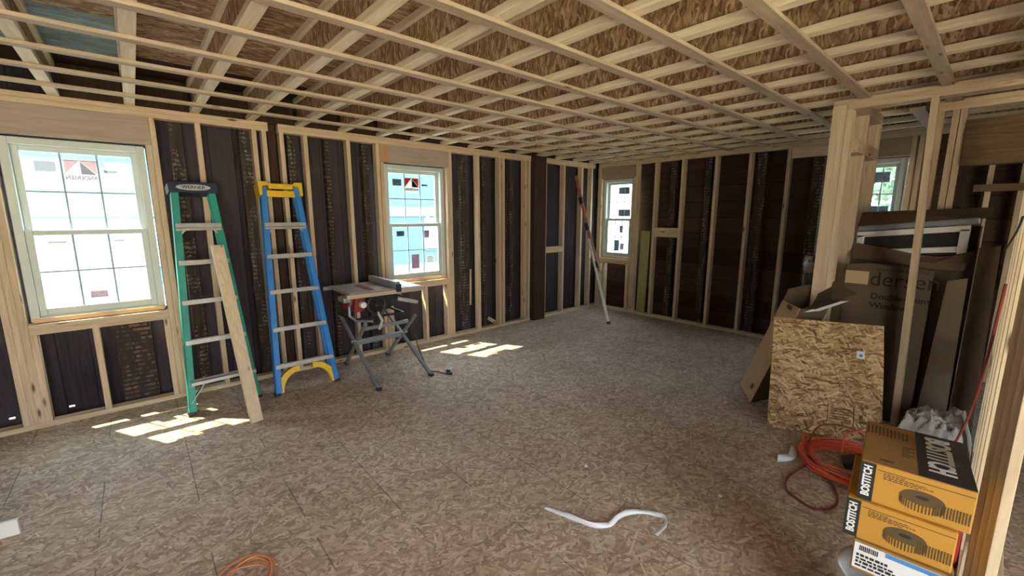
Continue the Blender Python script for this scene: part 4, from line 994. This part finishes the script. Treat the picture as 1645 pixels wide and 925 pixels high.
tag(MB().tube(smooth_pts(hp, 8), 0.006, 8).build('hanging_cord', M['red_cord'], smooth=True), 'red cord hanging down the wall at the right edge of the view', 'cord')
tag(MB().tube(smooth_pts([(2.7, -0.055, 1.57), (2.95, -0.05, 1.50), (3.3, -0.03, 1.40)], 6), 0.004, 6).build('black_cable', M['black'], smooth=True), 'short black cable poking from the wall at the right edge', 'cable')
cc = tag(MB().tube(coil_cord(None, 0.10, 6, 0.004, None, 9, 1.0, 0.05, 0, False), 0.004, 7).build('coiled_wire', M['tan_cord'], loc=(0, 0, 0), smooth=True), 'small coil of orange-brown wire on the floor at the bottom edge', 'wire')
cc.location = (0.195, 1.955, 0)

# ------------------------------------------------------------------ paper strips and debris
def ribbon(pts, w, flat, name, label, m=None):
    """pts on the ground, flat[i] in 0..1 = 1 lies flat, 0 stands on edge"""
    sp = smooth_pts(pts, 6); n = len(sp); vs = []; fs = []
    for i, p in enumerate(sp):
        tg = (sp[min(i + 1, n - 1)] - sp[max(i - 1, 0)]).normalized(); side = Vector((-tg.y, tg.x, 0)).normalized()
        t = i / (n - 1) * (len(flat) - 1); k = int(min(t, len(flat) - 2)); fl_ = flat[k] + (flat[k + 1] - flat[k]) * (t - k)
        a = side * (w * fl_) * 0.5 + Vector((0, 0, w * math.sqrt(max(0, 1 - fl_ * fl_)) * 0.5))
        c_ = p + Vector((0, 0, a.z + 0.002)); vs += [c_ - a, c_ + a]
    for i in range(n - 1): fs.append((2 * i, 2 * i + 1, 2 * i + 3, 2 * i + 2))
    mb = MB(); mb.add(vs, fs); return tag(mb.build(name, M[m or 'paper'], smooth=True, solid=0.0006), label, 'paper strip')
ribbon([(1.515, 1.452, 0), (1.545, 1.350, 0), (1.568, 1.245, 0), (1.60, 1.175, 0), (1.665, 1.135, 0), (1.735, 1.135, 0), (1.80, 1.125, 0), (1.875, 1.082, 0), (1.915, 1.02, 0), (1.915, 0.965, 0), (1.865, 0.943, 0), (1.785, 0.945, 0)],
       0.026, [1, 0.95, 0.1, 0.35, 0.9, 0.5, 0.6, 0.95, 0.9, 0.25, 0.95, 1], 'paper_strip', 'long curled white paper strip lying on the floor in the foreground')
ribbon([(2.965, 0.765, 0.0), (3.02, 0.735, 0.0), (3.09, 0.718, 0.004), (3.20, 0.735, 0.01)], 0.045, [0.1, 0.7, 1, 0.9], 'paper_strip', 'short bent white paper strip on the floor left of the orange cord')
for i, (x, y, s, l) in enumerate(((1.99, 1.55, 0.010, 'tiny white crumb on the floor behind the long paper strip'), (2.33, 0.86, 0.012, 'small white crumb on the floor left of the hose loop'), (3.62, 1.36, 0.012, 'white crumb on the floor left of the leaning carton'))):
    m = MB(); m.lathe([(0.0, 0.0), (s, 0.002), (s * 0.8, s * 0.8), (0.0, s)], n=7); o = m.build('paper_crumb', M['paper'], loc=(0, 0, 0)); o.location = (x, y, 0); o.rotation_euler = (0, 0, i); tag(o, l, 'crumb')
# white trim offcut at the left edge
tag(MB().bar((-0.60, 3.06, 0.042), (-1.25, 3.16, 0.042), 0.018, 0.082, (0, 1, 0)).build('trim_offcut', M['white'], bevel=0.002), 'end of a white painted board on the floor at the left edge', 'board')

# ------------------------------------------------------------------ outdoors
g = bx(-40, 45, 5.2, 60, -0.9, -0.6).build('ground', M['concrete']); struct(g)
g = bx(6.6, 45, -40, 5.2, -0.9, -0.6).build('ground', M['concrete']); struct(g)
M['bounce_ground'] = plain('pale_bounce_ground', (0.74, 0.60, 0.42), 0.9, var=0.15, vs=0.6)
g = bx(-40, 6.6, -40, -3.25, -0.9, -0.6).build('ground', M['bounce_ground']); struct(g)  # unseen pale ground added behind the camera to bounce warm light onto the ceiling
nb = empty('neighbour_house', (3.5, 13.5, -0.6), 0, 'pale blue sided house seen through the left wall windows', 'house')
bx(-9, 8, 0, 5, 0, 5.2).build('siding_wall', M['siding'], nb)
tb_ = MB(); tb_.box(-9.05, 8.05, -0.06, 0.0, 2.15, 2.45).box(-9.3, 8.3, -0.5, 0.0, 5.0, 5.25).box(-9.05, 8.05, -0.05, 0, 0.0, 0.5)
for x in (-7.0, -3.4, 0.4, 4.2): tb_.box(x, x + 1.2, -0.05, 0.0, 0.95, 2.1)
tb_.build('white_trim', M['trim_pale'], nb)
def tree(x, y, s, label):
    r = empty('tree', (x, y, -0.6), 0, label, 'tree'); random.seed(int(x * 7))
    MB().cyl((0, 0, 0), (0, 0, 2.4 * s), 0.14 * s, 10, 0.08 * s).build('trunk', M['old_z'], r)
    m = MB()
    for k in range(900):
        u_ = random.gauss(0, 1); v_ = random.gauss(0, 1); w_ = random.gauss(0, 1); q = Vector((u_, v_, w_)).normalized() * random.uniform(0.4, 1) ** 0.5
        c_ = Vector((q.x * 1.3 * s, q.y * 1.3 * s, 3.0 * s + q.z * 1.3 * s)); a = Vector((random.uniform(-1, 1), random.uniform(-1, 1), random.uniform(-1, 1))).normalized() * 0.12 * s; b = a.cross(q).normalized() * 0.07 * s
        m.add([c_ - a, c_ + b, c_ + a, c_ - b], [(0, 1, 2, 3)])
    m.build('foliage', M['leaf'], r)
tree(13.5, 1.5, 1.15, 'leafy tree seen through the small window beyond the partition')
